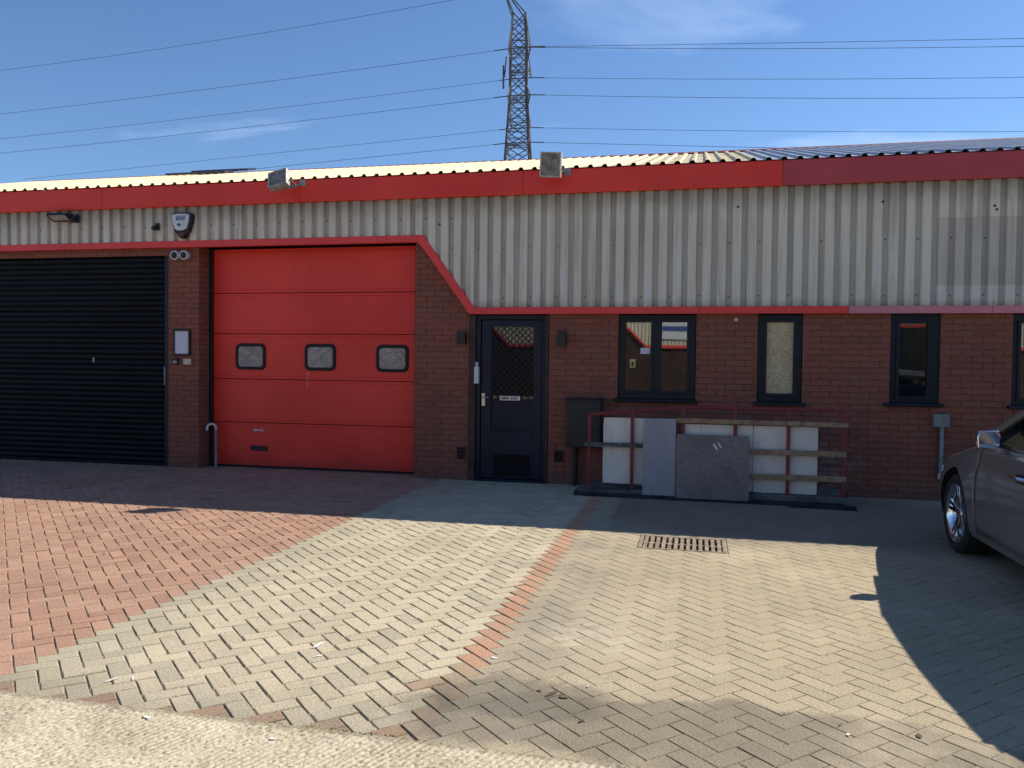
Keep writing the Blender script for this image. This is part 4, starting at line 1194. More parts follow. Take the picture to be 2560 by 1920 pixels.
for x0, x1, z0_, z1_, lab in ((-2.955, -2.845, 1.715, 1.878, 'black box wall light left of the entry door'), (-1.685, -1.575, 1.703, 1.883, 'black box wall light right of the entry door')):
    t = thing('wall_light', ((x0 + x1) / 2, 0, z0_), lab, 'wall light', 'wall lights beside the entry door')
    b = MB(); b.box(x0 + .02, x1 - .02, -.03, -.003, z0_ + .03, z1_ - .03); b.build('back_plate', 'black', t)
    b = MB(); b.box(x0, x1, -.11, -.028, z0_, z1_); b.build('body', 'black', t, bevel=.006)
    b = MB(); b.box(x0 + .015, x1 - .015, -.1, -.04, z0_ - .004, z0_ + .0); b.build('lens', 'lampglass', t)
for x0, x1, z0_, z1_, lab in ((-2.965, -2.86, .268, .418, 'dark louvred air vent low on the brick left of the entry door'), (-1.717, -1.607, .275, .415, 'dark louvred air vent low on the brick right of the entry door')):
    t = thing('air_vent', ((x0 + x1) / 2, 0, z0_), lab, 'air vent', 'air vents beside the entry door')
    b = MB(); b.ring(x0, x1, z0_, z1_, .012, -.02, -.002); b.build('frame', 'black', t, bevel=.002)
    b = MB()
    for k in range(7):
        zc = z0_ + .02 + (z1_ - z0_ - .04) * k / 6
        b.obox(((x0 + x1) / 2, -.008, zc), (1, 0, 0), Vector((0, .8, -.6)), Vector((0, .6, .8)), (x1 - x0) / 2 - .012, .009, .0015)
    b.build('louvres', 'black', t)

t = thing('meter_cabinet', (-1.33, -.1, .48), 'black meter cabinet on the brick wall behind the ramp rail', 'cabinet')
b = MB(); b.box(-1.548, -1.12, -.16, -.003, .478, 1.062); b.build('body', 'black', t, bevel=.008)
b = MB(); b.box(-1.535, -1.133, -.172, -.159, .49, 1.03); b.build('door', 'black', t, bevel=.006)
b = MB(); b.box(-1.56, -1.108, -.185, -.003, 1.062, 1.078); b.build('lid', 'black', t, bevel=.004)
b = MB(); b.tube([(-1.45, -.05, 0), (-1.45, -.05, .48)], .03, 10); b.build('duct', 'black', t, smooth=True)
t = thing('junction_cap', (.427, 0, 2.027), 'small white round cap on the brick under the trim', 'cap')
b = MB(); b.lathe([(0, -.03), (.016, -.026), (.024, -.008), (.024, 0)], (.427, -.002, 2.027), (0, 1, 0), 14); b.build('cap', 'white', t, smooth=True)
b = MB(); b.lathe([(0.024, -.004), (.028, -.003), (.028, 0)], (.427, -.001, 2.027), (0, 1, 0), 14); b.build('collar', 'galv', t, smooth=True)
t = thing('conduit', (2.65, 0, .3), 'grey conduit with a square box on the brick beside the car', 'conduit')
b = MB(); b.box(2.565, 2.732, -.07, -.003, .83, .976); b.build('box', 'greybox', t, bevel=.006)
b = MB(); b.tube([(2.662, -.03, .94), (2.658, -.03, .3)], .023, 10); b.build('pipe', 'galv', t, smooth=True)
b = MB(); b.tube([(2.657, -.03, .31), (2.656, -.03, .25)], .026, 10); b.build('end_cap', 'white', t, smooth=True)

# ------------------------------------------------------------------ ramp, rail and boards
rp = MB()
rp.add([(-1.36, -.76, -.02), (1.58, -.76, -.02), (1.58, -.76, .10), (-.25, -.76, .10), (-1.36, -.76, .045),
        (-1.36, -.03, -.02), (1.58, -.03, -.02), (1.58, -.03, .10), (-.25, -.03, .10), (-1.36, -.03, .045)],
       [(0, 1, 2, 3, 4), (9, 8, 7, 6, 5), (2, 7, 8, 3), (3, 8, 9, 4), (1, 6, 7, 2), (0, 4, 9, 5)])
rp.build('ramp', 'conc_dark', bevel=.008, org=(0, -.4, 0), kind='structure', label='low dark concrete ramp along the brick wall under the boards')
t = thing('kerb_plank', (0, -.8, 0), 'long black timber edging lying along the foot of the ramp', 'plank')
b = MB(); b.obox((.08, -.80, .018), Vector((1, -.012, 0)).normalized(), Vector((.012, 1, 0)).normalized(), (0, 0, 1), 1.43, .028, .026); b.build('timber', 'kerb_dark', t, bevel=.004)
t = thing('short_plank', (1.3, -.88, 0), 'short black plank lying at the right end of the ramp edging', 'plank')
b = MB(); b.obox((1.30, -.90, .016), Vector((1, -.06, 0)).normalized(), Vector((.06, 1, 0)).normalized(), (0, 0, 1), .33, .045, .02); b.build('timber', 'kerb_dark', t, bevel=.004)

rail = thing('ramp_railing', (0, -.7, 0), 'red steel ramp railing with timber planks across it', 'railing')
b = MB()
b.tube([(-1.191, -.7, .9), (-1.16, -.7, .918), (-.21, -.7, 1.016), (-.16, -.7, 1.02), (1.53, -.7, 1.023)], .018, 8); b.build('top_rail', 'railred', rail, smooth=True)
for x, zt in ((-1.191, .91), (-.709, .965), (-.151, 1.01), (.41, 1.012), (.965, 1.014), (1.522, 1.016)):
    b = MB(); zb0 = .045 if x < -1 else .07 if x < -.5 else .10
    b.box(x - .0185, x + .0185, -.7185, -.6815, zb0, zt); b.box(x - .05, x + .05, -.75, -.65, zb0 - .004, zb0 + .006); b.build('post', 'railred', rail, bevel=.003)
b = MB(); b.lathe([(0, -.03), (.022, -.02), (.028, 0), (.02, .02), (0, .03)], (.385, -.70, 1.03), (0, 0, 1), 12); b.build('clamp', 'railred', rail, smooth=True)
def plank(x0, x1, z0_, z1_, y, dz, mat):
    b = MB(); zc0, zc1 = (z0_ + z1_) / 2, (z0_ + z1_) / 2 + dz
    d = Vector((x1 - x0, 0, dz)); L = d.length; d.normalize(); Z = Vector((-d.z, 0, d.x))
    b.obox(((x0 + x1) / 2, y, (zc0 + zc1) / 2), d, (0, 1, 0), Z, L / 2, .011, (z1_ - z0_) / 2)
    return b.build('plank', mat, rail, bevel=.003)
plank(-.223, 1.565, .852, .901, -.732, -.006, 'plank'); plank(.35, 1.555, .527, .584, -.732, .004, 'plank'); plank(.35, 1.56, .257, .316, -.732, .006, 'plank')
plank(-1.245, -.50, .553, .602, -.732, .004, 'plankgrey')['label'] = 'grey weathered plank'
def board(name, x0, x1, z0_, z1_, yb, yt, th, mat, label, skew=0.0):
    t = thing(name, ((x0 + x1) / 2, yb, z0_), label, 'board')
    b = MB(); Z = Vector((skew, yt - yb, z1_ - z0_)); L = Z.length; Z.normalize(); X = Vector((1, 0, -skew)).normalized(); Y = Z.cross(X)
    c = Vector(((x0 + x1) / 2, (yb + yt) / 2, (z0_ + z1_) / 2))
    hw, hl = (x1 - x0) / 2, L / 2
    out_ = []
    for (ax_, ay_), (bx_, by_) in (((-1, -1), (1, -1)), ((1, -1), (1, 1)), ((1, 1), (-1, 1)), ((-1, 1), (-1, -1))):
        n_ = 7
        for k in range(n_):
            f = k / n_; px, pz = ax_ + (bx_ - ax_) * f, ay_ + (by_ - ay_) * f
            j = .006 if k == 0 else .0025
            out_.append((px * hw - (1 if px > 0 else -1) * rnd.uniform(0, j), pz * hl - (1 if pz > 0 else -1) * rnd.uniform(0, j)))
    n_ = len(out_)
    bow = rnd.uniform(-.008, .008)
    vs = []
    for dy in (-th / 2, th / 2):
        vs += [c + X * p[0] + Z * p[1] + Y * (dy + bow * (p[1] / hl) ** 2) for p in out_]
    ctr = [c + Y * (-th / 2), c + Y * (th / 2)]
    fs = [(i, (i + 1) % n_, (i + 1) % n_ + n_, i + n_) for i in range(n_)]
    fs += [((i + 1) % n_, i, 2 * n_) for i in range(n_)] + [(i + n_, (i + 1) % n_ + n_, 2 * n_ + 1) for i in range(n_)]
    b.add(vs + ctr, fs)
    b.build('sheet', mat, t)
    return t
board('white_board', -1.04, -.40, .135, .884, -.655, -.66, .018, 'wboard', 'white painted board behind the rail at its left end', .006)
board('white_board', -.135, .60, .108, .835, -.655, -.66, .018, 'wboard', 'white painted board behind the rail, mostly hidden by the strand board')
board('white_board', .603, 1.273, .105, .835, -.653, -.658, .018, 'wboard', 'white painted board behind the rail at its right end')
board('grey_board', -.582, -.223, .02, .893, -.80, -.748, .015, 'gboard', 'tall grey painted board leaning on the front of the rail')
board('strand_board', -.218, .56, .03, .728, -.835, -.757, .018, 'osb_grey', 'brown weathered strand board leaning on the middle of the rail')
b = MB(); bd = bpy.data.objects.get('strand_board'); b.obox((.20, -.782, .60), Vector((.5, 0, -.86)), Vector((0, 1, 0)), Vector((.86, 0, .5)), .035, .0015, .012); b.obox((.245, -.78, .62), Vector((.5, 0, -.86)), Vector((0, 1, 0)), Vector((.86, 0, .5)), .03, .0015, .009)
b.build('paint_mark', 'chalk', bd)
t = thing('plank_stack', (1.35, -.6, .1), 'short pale timber offcuts behind the right end of the rail', 'timber')
# ------------------------------------------------------------------ the pylon and its lines
py = thing('pylon', (-24.5, 100, 0), 'tall grey lattice pylon standing far behind the roof', 'pylon')
TH = math.radians(15)
def cor(z):
    if z < 38.3: a_ = 1.1 + (38.3 - z) * (1.7 - 1.1) / 9.0
    elif z < 44.7: a_ = 1.1
    else: a_ = 1.1 - (z - 44.7) * .068
    a_ = max(a_, .05)
    return [Vector((-24.45 + (sx * math.cos(TH) - sy * math.sin(TH)) * a_, 100 + (sx * math.sin(TH) + sy * math.cos(TH)) * a_, z)) for sx, sy in ((-1, -1), (1, -1), (1, 1), (-1, 1))]
lv = [0, 7, 13, 18, 22.5, 26.0, 28.2, 30.4, 32.4, 34.3, 36.4, 38.3, 40.4, 42.6, 44.7, 46.6, 48.5]
b = MB()
for i in range(len(lv) - 1):
    A, B = cor(lv[i]), cor(lv[i + 1])
    for k in range(4): b.bar(A[k], B[k], .27)
b.build('leg', 'pylon', py)
b = MB()
for i in range(len(lv) - 1):
    A, B = cor(lv[i]), cor(lv[i + 1])
    for k in range(4):
        k2 = (k + 1) % 4
        b.bar(A[k], B[k2], .11); b.bar(A[k2], B[k], .11)
        if i % 2 == 0: b.bar(A[k], A[k2], .11)
        if lv[i] > 26:
            mA, mB = (A[k] + A[k2]) / 2, (B[k] + B[k2]) / 2; mm_ = (mA + mB) / 2
            b.bar((A[k] + B[k]) / 2, (A[k2] + B[k2]) / 2, .05)
b.build('lattice', 'pylon', py)
TIPS = {}
for name, sgn, zt in (('N1', -1, 41.6), ('F1', 1, 42.3), ('N2', -1, 35.6), ('F2', 1, 35.2), ('N3', -1, 29.6), ('F3', 1, 29.2)):
    yt = 100 + 6.5 * sgn
    cxn = -22.9 if sgn < 0 else -25.4
    tl, tr = Vector((cxn - 1.45, yt, zt)), Vector((cxn + 1.45, yt, zt))
    A = cor(zt + .4); Bt = cor(48.5 if name == 'N1' else zt + 3.2)
    ks = (0, 1) if sgn < 0 else (3, 2)
    b = MB()
    b.bar(tl, tr, .14); b.bar(A[ks[0]], tl, .14); b.bar(A[ks[1]], tr, .14); b.bar(Bt[ks[0]], tl, .12); b.bar(Bt[ks[1]], tr, .12)
    for f in (.3, .6, .8):
        p, q = A[ks[0]].lerp(tl, f), A[ks[1]].lerp(tr, f); r_, s_ = Bt[ks[0]].lerp(tl, f), Bt[ks[1]].lerp(tr, f)
        b.bar(p, q, .07); b.bar(p, r_, .07); b.bar(q, s_, .07); b.bar(p, A[ks[1]].lerp(tr, f - .25), .06)
    b.build('cross_arm', 'pylon', py)
    TIPS[name] = (tl, tr)
# pilot insulator for the jumper loop, left side
def insul(a_, c_, r=.13):
    b = MB(); a_, c_ = Vector(a_), Vector(c_); n_ = 14
    pts, rs = [], []
    for k in range(2 * n_ + 1):
        pts.append(a_.lerp(c_, k / (2 * n_))); rs.append(r if k % 2 else r * .45)
    b.tube(pts, rs, 8); return b.build('insulator', 'insul', py)
insul((-25.0, 93.6, 39.6), (-25.0, 93.6, 36.6), .16)
insul((-24.6, 93.4, 40.6), (-24.8, 93.4, 38.0), .12)
def line(pa, pb, sag, ext, name, label):
    """conductor from pa to the point pb measured in the photo, carried on past it"""
    pa, pb = Vector(pa), Vector(pb); pts = []
    for k in range(41):
        t = k / 40 * ext
        p = pa.lerp(pb, t) if t <= 1 else pa + (pb - pa) * t
        p = Vector((p.x, p.y, p.z - sag * 4 * t * (1 - t) * (1 if t < 1 else 1)))
        pts.append(p)
    t_ = thing('power_line', pa, label, 'power line', 'conductors of the overhead line')
    b = MB(); b.tube(pts, .03, 5); b.build('conductor', 'wire', t_, smooth=True)
    d = (pts[1] - pts[0]).normalized()
    b = MB(); b.tube([pa + d * .1, pa + d * 1.9], .065, 6); b.build('string', 'insul', t_)
    return t_
ends = {'N1': ((-107.5, 99, 39.5), (35.1, 93.5, 37.58)), 'F1': ((-122, 113.6, 40.2), (39.6, 106.5, 38.23)), 'N2': ((-108.5, 100, 33.7), (35.2, 93.5, 31.86)),
        'F2': ((-89, 113.4, 34.2), (39.75, 106.5, 31.42)), 'N3': ((-54, 95, 28.5), (9.9, 93.5, 27.39))}
order = ['topmost', 'second from the top', 'third from the top', 'fourth from the top', 'lowest in view']
for k, nme in enumerate(['N1', 'F1', 'N2', 'F2', 'N3']):
    tl, tr = TIPS[nme]
    eL, eR = ends[nme]
    line(tl, eL, .25 if k < 3 else 0, 1.5 if nme != 'N3' else 2.6, 'power_line', 'conductor running left from a pylon arm, %s of the arm conductors' % order[k])
    line(tr, eR, .22 if k < 4 else 0, 1.7 if nme != 'N3' else 3.0, 'power_line', 'conductor running right from a pylon arm, %s of the arm conductors' % order[k])
pk = cor(51.5)[0]
b = MB()
for q_ in cor(48.5): b.bar(q_, (-26.7, 99.6, 52.3), .15)
b.bar((-26.7, 99.6, 52.3), (-29.0, 99.6, 51.6), .08); b.build('earth_peak', 'pylon', py)
line((-29, 99.6, 51.6), (-114, 105.6, 49), .6, 1.6, 'power_line', 'thin earth wire running left from the pylon peak, topmost in the sky')
line(TIPS['N1'][1] + Vector((0, -.3, -.05)), (35.0, 93.2, 38.35), .05, 1.6, 'power_line', 'thin second conductor running right just above the topmost right arm conductor')

# ------------------------------------------------------------------ the car
CAR = (2.985, -4.10, 0.0)
car = thing('parked_car', CAR, 'grey metallic saloon car parked nose to the wall at the right', 'car')
car.rotation_euler = (0, 0, math.radians(1.3))
KEY = [(2.36, .40, .32, .52, .545), (2.31, .55, .27, .565, .61), (2.22, .68, .24, .60, .66), (2.08, .80, .21, .645, .725), (1.85, .888, .19, .705, .805), (1.5, .925, .18, .775, .87), (1.1, .93, .18, .868, .94), (.8, .93, .18, .915, .968),
       (.3, .93, .18, .925, .94), (-.8, .93, .18, .945, .95), (-1.5, .925, .19, .95, .97), (-1.9, .90, .21, .945, .99), (-2.2, .84, .25, .91, .98), (-2.36, .76, .30, .84, .90), (-2.44, .64, .38, .72, .78)]
def interp(y):
    ks = KEY
    for i in range(len(ks) - 1):
        if ks[i][0] >= y >= ks[i + 1][0]:
            t = (ks[i][0] - y) / (ks[i][0] - ks[i + 1][0])
            p0, p1, p2, p3 = ks[max(i - 1, 0)], ks[i], ks[i + 1], ks[min(i + 2, len(ks) - 1)]
            r = []
            for c in range(1, 5):
                d1 = (p2[c] - p0[c]) / (p2[0] - p0[0]) * (p2[0] - p1[0]); d2 = (p3[c] - p1[c]) / (p3[0] - p1[0]) * (p2[0] - p1[0])
                lim = 3 * (p2[c] - p1[c])
                if d1 * lim <= 0: d1 = 0
                elif abs(d1) > abs(lim): d1 = lim
                if d2 * lim <= 0: d2 = 0
                elif abs(d2) > abs(lim): d2 = lim
                h = t * t
                r.append((2 * t ** 3 - 3 * h + 1) * p1[c] + (t ** 3 - 2 * h + t) * d1 + (-2 * t ** 3 + 3 * h) * p2[c] + (t ** 3 - h) * d2)
            return r
    return list(ks[0][1:]) if y > ks[0][0] else list(ks[-1][1:])
seams = [.90, -.12, -1.12]
ys = [2.36 - 4.80 * k / 72 for k in range(73)]
ys = [y for y in ys if all(abs(y - s_) > .022 for s_ in seams)]
for s_ in seams: ys += [s_ + .007, s_, s_ - .007]
ys.sort(reverse=True)
def section(y):
    w_, zl, zs, zt = interp(y)
    g = .014 if any(abs(y - s_) < .001 for s_ in seams) else 0
    H = zs - zl
    pts = [(0, zl), (w_ * .80, zl), (w_ * .945, zl + .02), (w_ * .975 - g, zl + .08), (w_ * .990 - g, zl + .16), (w_ - g, zl + H * .42), (w_ * 1.0 - g, zl + H * .60),
           (w_ * .990 - g, zl + H * .76), (w_ * .968 - g, zl + H * .83), (w_ * .962 - g, zl + H * .92), (w_ * .945 - g, zs), (w_ * .90, zs + .32 * (zt - zs)), (w_ * .70, zs + .70 * (zt - zs)), (w_ * .40, zs + .94 * (zt - zs)), (0, zt)]
    return pts
b = MB()
n1 = len(section(0)); nr = 2 * n1 - 2
for y in ys:
    s_ = section(y); ring_ = [(-p[0], y, p[1]) for p in s_] + [(p[0], y, p[1]) for p in s_[-2:0:-1]]
    b.v += ring_
for i in range(len(ys) - 1):
    for k in range(nr):
        k2 = (k + 1) % nr
        b.f.append((i * nr + k, i * nr + k2, (i + 1) * nr + k2, (i + 1) * nr + k)); b.mi.append(0); b.t.append(0)
b.f.append(tuple(range(nr))); b.mi.append(0); b.t.append(0)
b.f.append(tuple((len(ys) - 1) * nr + k for k in range(nr - 1, -1, -1))); b.mi.append(0); b.t.append(0)
body = b.build('body', ['car', 'well'], car, smooth=True, local=True)
WR, AY = .318, (1.385, -1.42)
cut = MB()
for ya in AY:
    for s_ in (-1, 1):
        cut.lathe([(0, -.15), (.372, -.15), (.372, .17), (0, .17)], (s_ * .86, ya, WR), (s_, 0, 0), 40)
cme = cut.mesh('cutter'); tb = bmesh.new(); tb.from_mesh(cme); bmesh.ops.remove_doubles(tb, verts=tb.verts, dist=1e-5); bmesh.ops.recalc_face_normals(tb, faces=tb.faces); tb.to_mesh(cme); tb.free()
cme.materials.append(M['well'])
co = bpy.data.objects.new('cutter', cme); COL.objects.link(co); co.location = CAR
md = body.modifiers.new('arches', 'BOOLEAN'); md.object = co; md.operation = 'DIFFERENCE'; md.solver = 'EXACT'
try: md.material_mode = 'TRANSFER'
except Exception: pass
bpy.context.view_layer.update()
dg = bpy.context.evaluated_depsgraph_get()
nm = bpy.data.meshes.new_from_object(body.evaluated_get(dg))
body.modifiers.clear(); body.data = nm; bpy.data.objects.remove(co)
nm.polygons.foreach_set('use_smooth', [True] * len(nm.polygons)); nm.set_sharp_from_angle(angle=math.radians(40))
# doors: cut free along the seams
def split_door(y0, y1, sgn):
    bm = bmesh.new(); bm.from_mesh(body.data)
    sel = [f for f in bm.faces if y0 < f.calc_center_median().y < y1 and f.calc_center_median().x * sgn > .8 and .27 < f.calc_center_median().z < .945 and abs(f.normal.x) > .25 and f.material_index == 0]
    d = bmesh.new(); vm = {}
    for f in sel:
        vs = []
        for v in f.verts:
            if v.index not in vm: vm[v.index] = d.verts.new(v.co)
            vs.append(vm[v.index])
        nf = d.faces.new(vs); nf.smooth = True
    bmesh.ops.delete(bm, geom=sel, context='FACES')
    bm.to_mesh(body.data); bm.free()
    me = bpy.data.meshes.new('door'); d.to_mesh(me); d.free(); me.materials.append(M['car'])
    o = bpy.data.objects.new('door', me); COL.objects.link(o); o.parent = car; ORG[o.name] = Vector((0, 0, 0))
    so = o.modifiers.new('skin', 'SOLIDIFY'); so.thickness = .006; so.offset = -1
    return o
doors = []
for sgn in (-1, 1):
    for y0, y1 in ((-.113, .893), (-1.113, -.127)):
        d = split_door(y0, y1, sgn); doors.append(d)
        hy = y0 + .16 if y0 > -.5 else y0 + .2
        hb = MB(); X_ = sgn * .943
        hb.tube([(X_ - sgn * .012, hy - .085, .775), (X_ + sgn * .022, hy - .06, .782), (X_ + sgn * .024, hy + .06, .785), (X_ - sgn * .012, hy + .085, .778)], .0125, 8)
        hb.build('handle', 'chrome', d, smooth=True, local=True)
        hb = MB(); hb.obox((X_ - sgn * .015, hy, .775), (1, 0, 0), (0, 1, 0), (0, 0, 1), .006, .07, .028); hb.build('handle_cup', 'black', d, bevel=.005, local=True)
# greenhouse
def gx(z, y=0): return .845 - max(0, z - .93) * .50
ap0, ap1, bp, cp1, cp0 = (1.02, .925), (.26, 1.335), -.12, (-1.45, 1.335), (-2.0, .965)
def roofz(y): 
    t = (y - cp1[0]) / (ap1[0] - cp1[0]); return 1.335 + .085 * 4 * t * (1 - t)
for sgn in (-1, 1):
    pb = MB()
    def sp(y, z, o=0): return Vector((sgn * (gx(z) + o), y, z))
    pb.bar(sp(ap0[0], ap0[1]), sp(ap1[0], ap1[1], .0), .055, .045); pb.build('pillar', 'car', car, local=True, bevel=.012)
    pb = MB(); pb.bar(sp(bp, .93), sp(bp - .03, roofz(bp)), .06, .04); pb.build('pillar', 'black', car, local=True, bevel=.008)
    pb = MB(); c_ = [sp(cp1[0], cp1[1]), sp(cp0[0], cp0[1]), sp(cp0[0] + .40, cp0[1] - .01), sp(cp1[0] - .02 + .1, cp1[1])]
    cin = [v + Vector((-sgn * .05, 0, 0)) for v in c_]
    pb.add(c_ + cin, [(0, 1, 2, 3), (7, 6, 5, 4), (0, 1, 5, 4), (1, 2, 6, 5), (2, 3, 7, 6), (3, 0, 4, 7)]); pb.build('pillar', 'car', car, local=True, bevel=.012)
    pb = MB(); pts = [sp(y, roofz(y) - .004) for y in (ap1[0], -.1, -.5, -.9, cp1[0] + .06)]; pb.tube(pts, .024, 6); pb.build('roof_rail', 'car', car, local=True, smooth=True)
    for (ya, za), (yb, zb_), y2, y3 in ((ap0, ap1, bp, bp - .03), ((bp, .93), (bp - .03, roofz(bp)), -1.62, -1.34)):
        g = MB()
        if ya > .5: q_ = [sp(ya - .06, .935), sp(y2, .935), sp(y3, roofz(y3) - .02), sp(yb, zb_ - .02)]
        else: q_ = [sp(ya, .935), sp(y2, .955), sp(y3, 1.345), sp(yb, zb_ - .02)]
        qi = [v + Vector((-sgn * .004, 0, 0)) for v in q_]
        g.add(q_ + qi, [(0, 1, 2, 3), (7, 6, 5, 4)] + [(i, (i + 1) % 4, (i + 1) % 4 + 4, i + 4) for i in range(4)]); g.build('side_window', 'carglass', car, local=True)
    wl = MB(); wl.tube([sp(.86, .94, .006), sp(.3, .94, .006), sp(-.6, .952, .006), sp(-1.5, .965, .006)], .009, 6); wl.build('window_trim', 'chrome', car, local=True, smooth=True)
rf = MB(); rows = []
for y in (ap1[0] + .03, .0, -.35, -.7, -1.05, cp1[0] - .02):
    for t in (-1, -.7, -.35, 0, .35, .7, 1):
        zr = roofz(min(max(y, cp1[0]), ap1[0])); rf.v.append((t * gx(zr), y, zr + .05 * (1 - t * t)))
for i in range(5):
    for k in range(6):
        a_ = i * 7 + k; rf.f.append((a_, a_ + 1, a_ + 8, a_ + 7)); rf.mi.append(0); rf.t.append(0)
o = rf.build('roof', 'car', car, local=True, smooth=True); so = o.modifiers.new('skin', 'SOLIDIFY'); so.thickness = .02; so.offset = -1
def screen(name, y0, z0_, w0, y1, z1_, w1):
    g = MB(); vs = []
    for f in (0, .5, 1):
        for t in (-1, -.5, 0, .5, 1):
            ww = w0 + (w1 - w0) * f; vs.append((t * ww, y0 + (y1 - y0) * f + .06 * (1 - t * t) * (1 if y0 > 0 else -1) * (1 - f * .4), z0_ + (z1_ - z0_) * f + .02 * (1 - t * t)))
    g.add(vs, [(r_ * 5 + k, r_ * 5 + k + 1, r_ * 5 + k + 6, r_ * 5 + k + 5) for r_ in range(2) for k in range(4)])
    o = g.build(name, 'carglass', car, local=True, smooth=True); so = o.modifiers.new('skin', 'SOLIDIFY'); so.thickness = .005
screen('windscreen', 1.02, .945, .82, .26, 1.345, .64); screen('rear_screen', -1.98, .985, .78, -1.45, 1.345, .63)
# mirrors
for sgn in (-1, 1):
    mb2 = MB(); X_ = sgn * .985; cy_ = .47; ZM = .995
    prof = [(-.072, -.06), (-.078, .02), (-.062, .062), (.06, .068), (.078, .03), (.07, -.05), (.04, -.066)]
    vs = []
    for dy, sc in ((-.035, .96), (.0, 1.0), (.045, .82), (.07, .45)):
        vs += [(X_ + p[0] * sc, cy_ + dy, ZM + p[1] * sc) for p in prof]
    n_ = len(prof)
    mb2.add(vs, [tuple(range(n_))[::-1], tuple(3 * n_ + k for k in range(n_))] + [(l * n_ + k, l * n_ + (k + 1) % n_, (l + 1) * n_ + (k + 1) % n_, (l + 1) * n_ + k) for l in range(3) for k in range(n_)])
    mo = mb2.build('wing_mirror', 'chrome', car, local=True, smooth=True, bevel=.008)
    g = MB(); g.add([(X_ + p[0] * .86, cy_ - .040 - p[1] * .16, ZM + p[1] * .86) for p in prof], [tuple(range(n_))]); g.build('mirror_glass', 'chrome', mo, local=True)
    g = MB(); g.bar((sgn * .86, cy_ + .02, .945), (X_ - sgn * .03, cy_ + .02, .965), .05, .03); g.build('arm', 'black', mo, local=True, bevel=.006)
# wheels
def wheel(x, y, sgn):
    wv = empty('wheel', (x, y, WR), parent=None); wv.parent = car; wv.location = (x, y, WR)
    ax = (sgn, 0, 0)
    b = MB(); b.lathe([(.225, -.10), (.29, -.11), (.312, -.09), (.318, -.05), (.318, .05), (.312, .085), (.285, .105), (.238, .10), (.228, .085), (.225, -.10)], (0, 0, 0), ax, 48)
    b.build('tyre', 'tyre', wv, local=True, smooth=True)
    b = MB(); b.lathe([(.228, -.09), (.20, -.06), (.205, .05), (.222, .075), (.236, .092), (.238, .098), (.231, .096), (.2, .06)], (0, 0, 0), ax, 48)
    b.lathe([(0, .075), (.03, .078), (.045, .07), (.05, .03)], (0, 0, 0), ax, 20)
    for k in range(5):
        for dd in (-.13, .13):
            a_ = 2 * math.pi * k / 5 + .2
            p0 = Vector((sgn * .055, math.cos(a_ + dd * .4) * .035, math.sin(a_ + dd * .4) * .035)); p1 = Vector((sgn * .072, math.cos(a_ + dd) * .22, math.sin(a_ + dd) * .22))
            b.bar(p0, p1, .034, .022, up=ax)
    b.build('rim', 'chrome', wv, local=True, smooth=True, bevel=.003)
    b = MB(); b.lathe([(0, .0), (.14, .0), (.145, -.02), (0, -.02)], (0, 0, 0), ax, 24); b.build('brake_disc', 'galv', wv, local=True)
    b = MB(); b.lathe([(0, -.03), (.2, -.03), (.2, -.035), (0, -.035)], (0, 0, 0), ax, 24); b.build('hub_back', 'well', wv, local=True)
for ya in AY:
    for sgn in (-1, 1): wheel(sgn * .80, ya, sgn)
# lamps, plates, interior
for sgn in (-1, 1):
    b = MB(); b.obox((sgn * .66, 2.19, .575), Vector((.8, -.6 * sgn, 0)), Vector((.6 * sgn, .8, 0)), (0, 0, 1), .16, .03, .055); b.build('headlight', 'lens', car, local=True, bevel=.02)
    b = MB(); b.obox((sgn * .735, -2.335, .80), Vector((.72, .69 * sgn, 0)).normalized(), Vector((-.69 * sgn, .72, 0)).normalized(), (0, 0, 1), .14, .035, .055); b.build('tail_light', 'redlens', car, local=True, bevel=.02)
b = MB(); b.box(-.7, .7, -2.45, -2.40, .44, .47); b.build('bumper_trim', 'black', car, local=True, bevel=.01)
b = MB(); b.box(-.36, .36, 2.345, 2.375, .38, .5); b.build('grille', 'black', car, local=True, bevel=.01)
b = MB()
b.box(-.8, .8, -1.7, 1.2, .86, .88)
b.build('cabin_floor', 'seat', car, local=True)
for sx in (-.38, .38):
    b = MB(); b.obox((sx, -.25, 1.02), (1, 0, 0), Vector((0, .97, -.25)), Vector((0, .25, .97)).normalized(), .22, .06, .16); b.obox((sx, -.30, 1.24), (1, 0, 0), (0, 1, 0), (0, 0, 1), .12, .045, .075); b.build('seat', 'seat', car, local=True, bevel=.03)
b = MB(); b.obox((0, -1.2, 1.0), (1, 0, 0), (0, 1, 0), (0, 0, 1), .62, .07, .12); b.build('rear_seat', 'seat', car, local=True, bevel=.03)
b = MB(); b.tube([(-.38 + .17 * math.cos(a_), .45 + .06 * math.sin(a_), .98 + .16 * math.sin(a_)) for a_ in [2 * math.pi * k / 20 for k in range(21)]], .012, 6); b.build('steering_wheel', 'black', car, local=True, smooth=True)

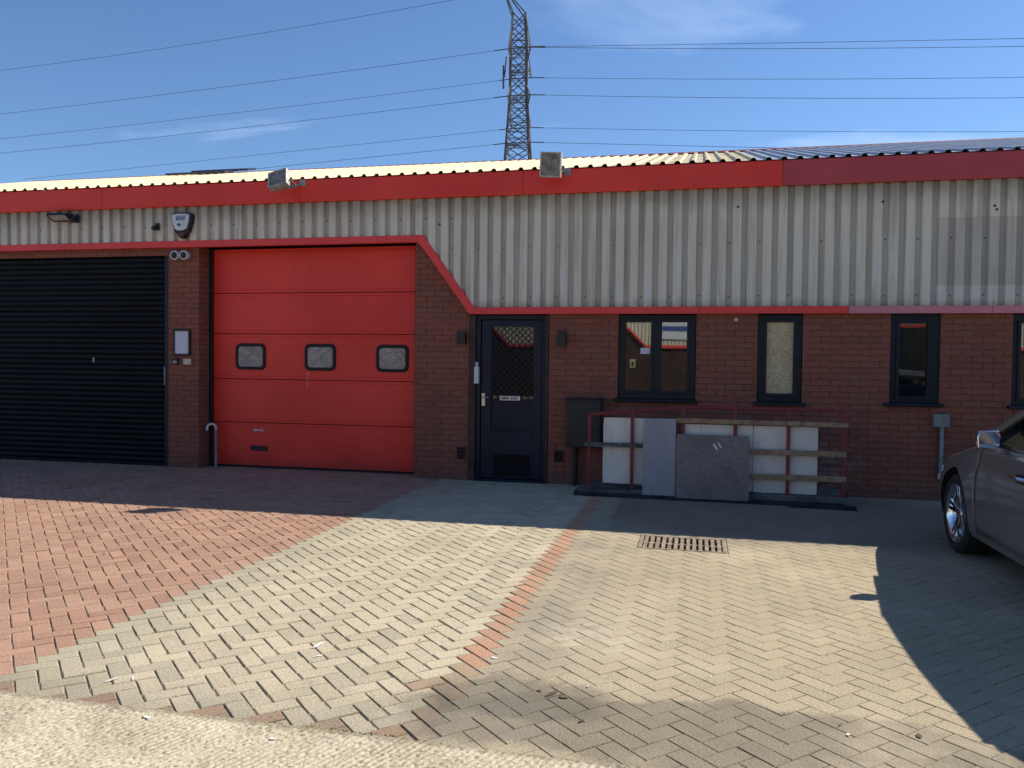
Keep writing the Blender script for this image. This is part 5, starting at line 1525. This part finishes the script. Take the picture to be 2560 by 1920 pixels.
# ------------------------------------------------------------------ the unit across the road (seen mirrored in the panes)
op = thing('opposite_unit', (-4, -28, 0), 'matching cladded unit across the road, mirrored in the window panes', 'building')
yo = -28
b = MB()
b.add([(-30, yo, -.05), (20, yo, -.05), (20, yo, 3.6), (-30, yo, 3.6)], [(3, 2, 1, 0)]); b.add([(-30, yo - 10, -.05), (20, yo - 10, -.05), (20, yo - 10, 3.6), (-30, yo - 10, 3.6)], [(0, 1, 2, 3)])
for xx in (-30, 20): b.add([(xx, yo, -.05), (xx, yo - 10, -.05), (xx, yo - 10, 3.6), (xx, yo, 3.6)], [(0, 1, 2, 3)])
b.build('wall', 'oppbrick', op, fix=False)
b = MB()
def obot(x):
    u = (x + 3.3) % 6.4                                    # one bay every 6.4 m
    if u < .95: return 3.3 - u
    if u < 4.2: return 2.35
    return 3.3
x = -30.0; prev = None
while x < 20:
    for dx, dy in ((0, .04), (.05, .04), (.065, .08), (.155, .08)):
        cur = (x + dx, yo + dy)
        if prev: b.add([(prev[0], prev[1], obot(prev[0])), (cur[0], cur[1], obot(cur[0])), (cur[0], cur[1], 4.3), (prev[0], prev[1], 4.3)], [(0, 1, 2, 3)])
        prev = cur
    x += .1692
b.build('cladding', 'clad', op, fix=False)
b = MB(); x = -30.0
while x < 20:
    z0_, z1_ = obot(x), obot(x + .1); b.add([(x, yo + .1, z0_ - .12), (x + .1, yo + .1, z1_ - .12), (x + .1, yo + .1, z1_), (x, yo + .1, z0_)], [(0, 1, 2, 3)]); x += .1
b.box(-30, 20, yo + .06, yo + .13, 4.0, 4.35); b.build('trim', 'trim', op, fix=False)
for k in range(-4, 3):
    xa = -3.3 + 6.4 * k + 4.25
    b = MB(); b.box(xa, xa + 2.0, yo + .01, yo + .05, 0, 3.15); b.build('roller_door', 'shutter', op)
b = MB(); b.box(-1.75, -.35, yo + .1, yo + .14, 2.62, 3.45); b.build('sign', 'white', op)
b = MB(); b.box(-1.6, -.5, yo + .141, yo + .15, 2.98, 3.2); b.build('sign_band', 'blue', op)
b = MB(); b.add([(-30, yo + .2, 4.3), (20, yo + .2, 4.3), (20, yo - 5, 5.6), (-30, yo - 5, 5.6)], [(0, 1, 2, 3)]); b.add([(-30, yo - 10.2, 4.3), (20, yo - 10.2, 4.3), (20, yo - 5, 5.6), (-30, yo - 5, 5.6)], [(3, 2, 1, 0)]); b.build('roof', 'galv', op, fix=False)
# drop the unused helper
for o in list(bpy.data.objects):
    if o.name == 'plank_stack': bpy.data.objects.remove(o)
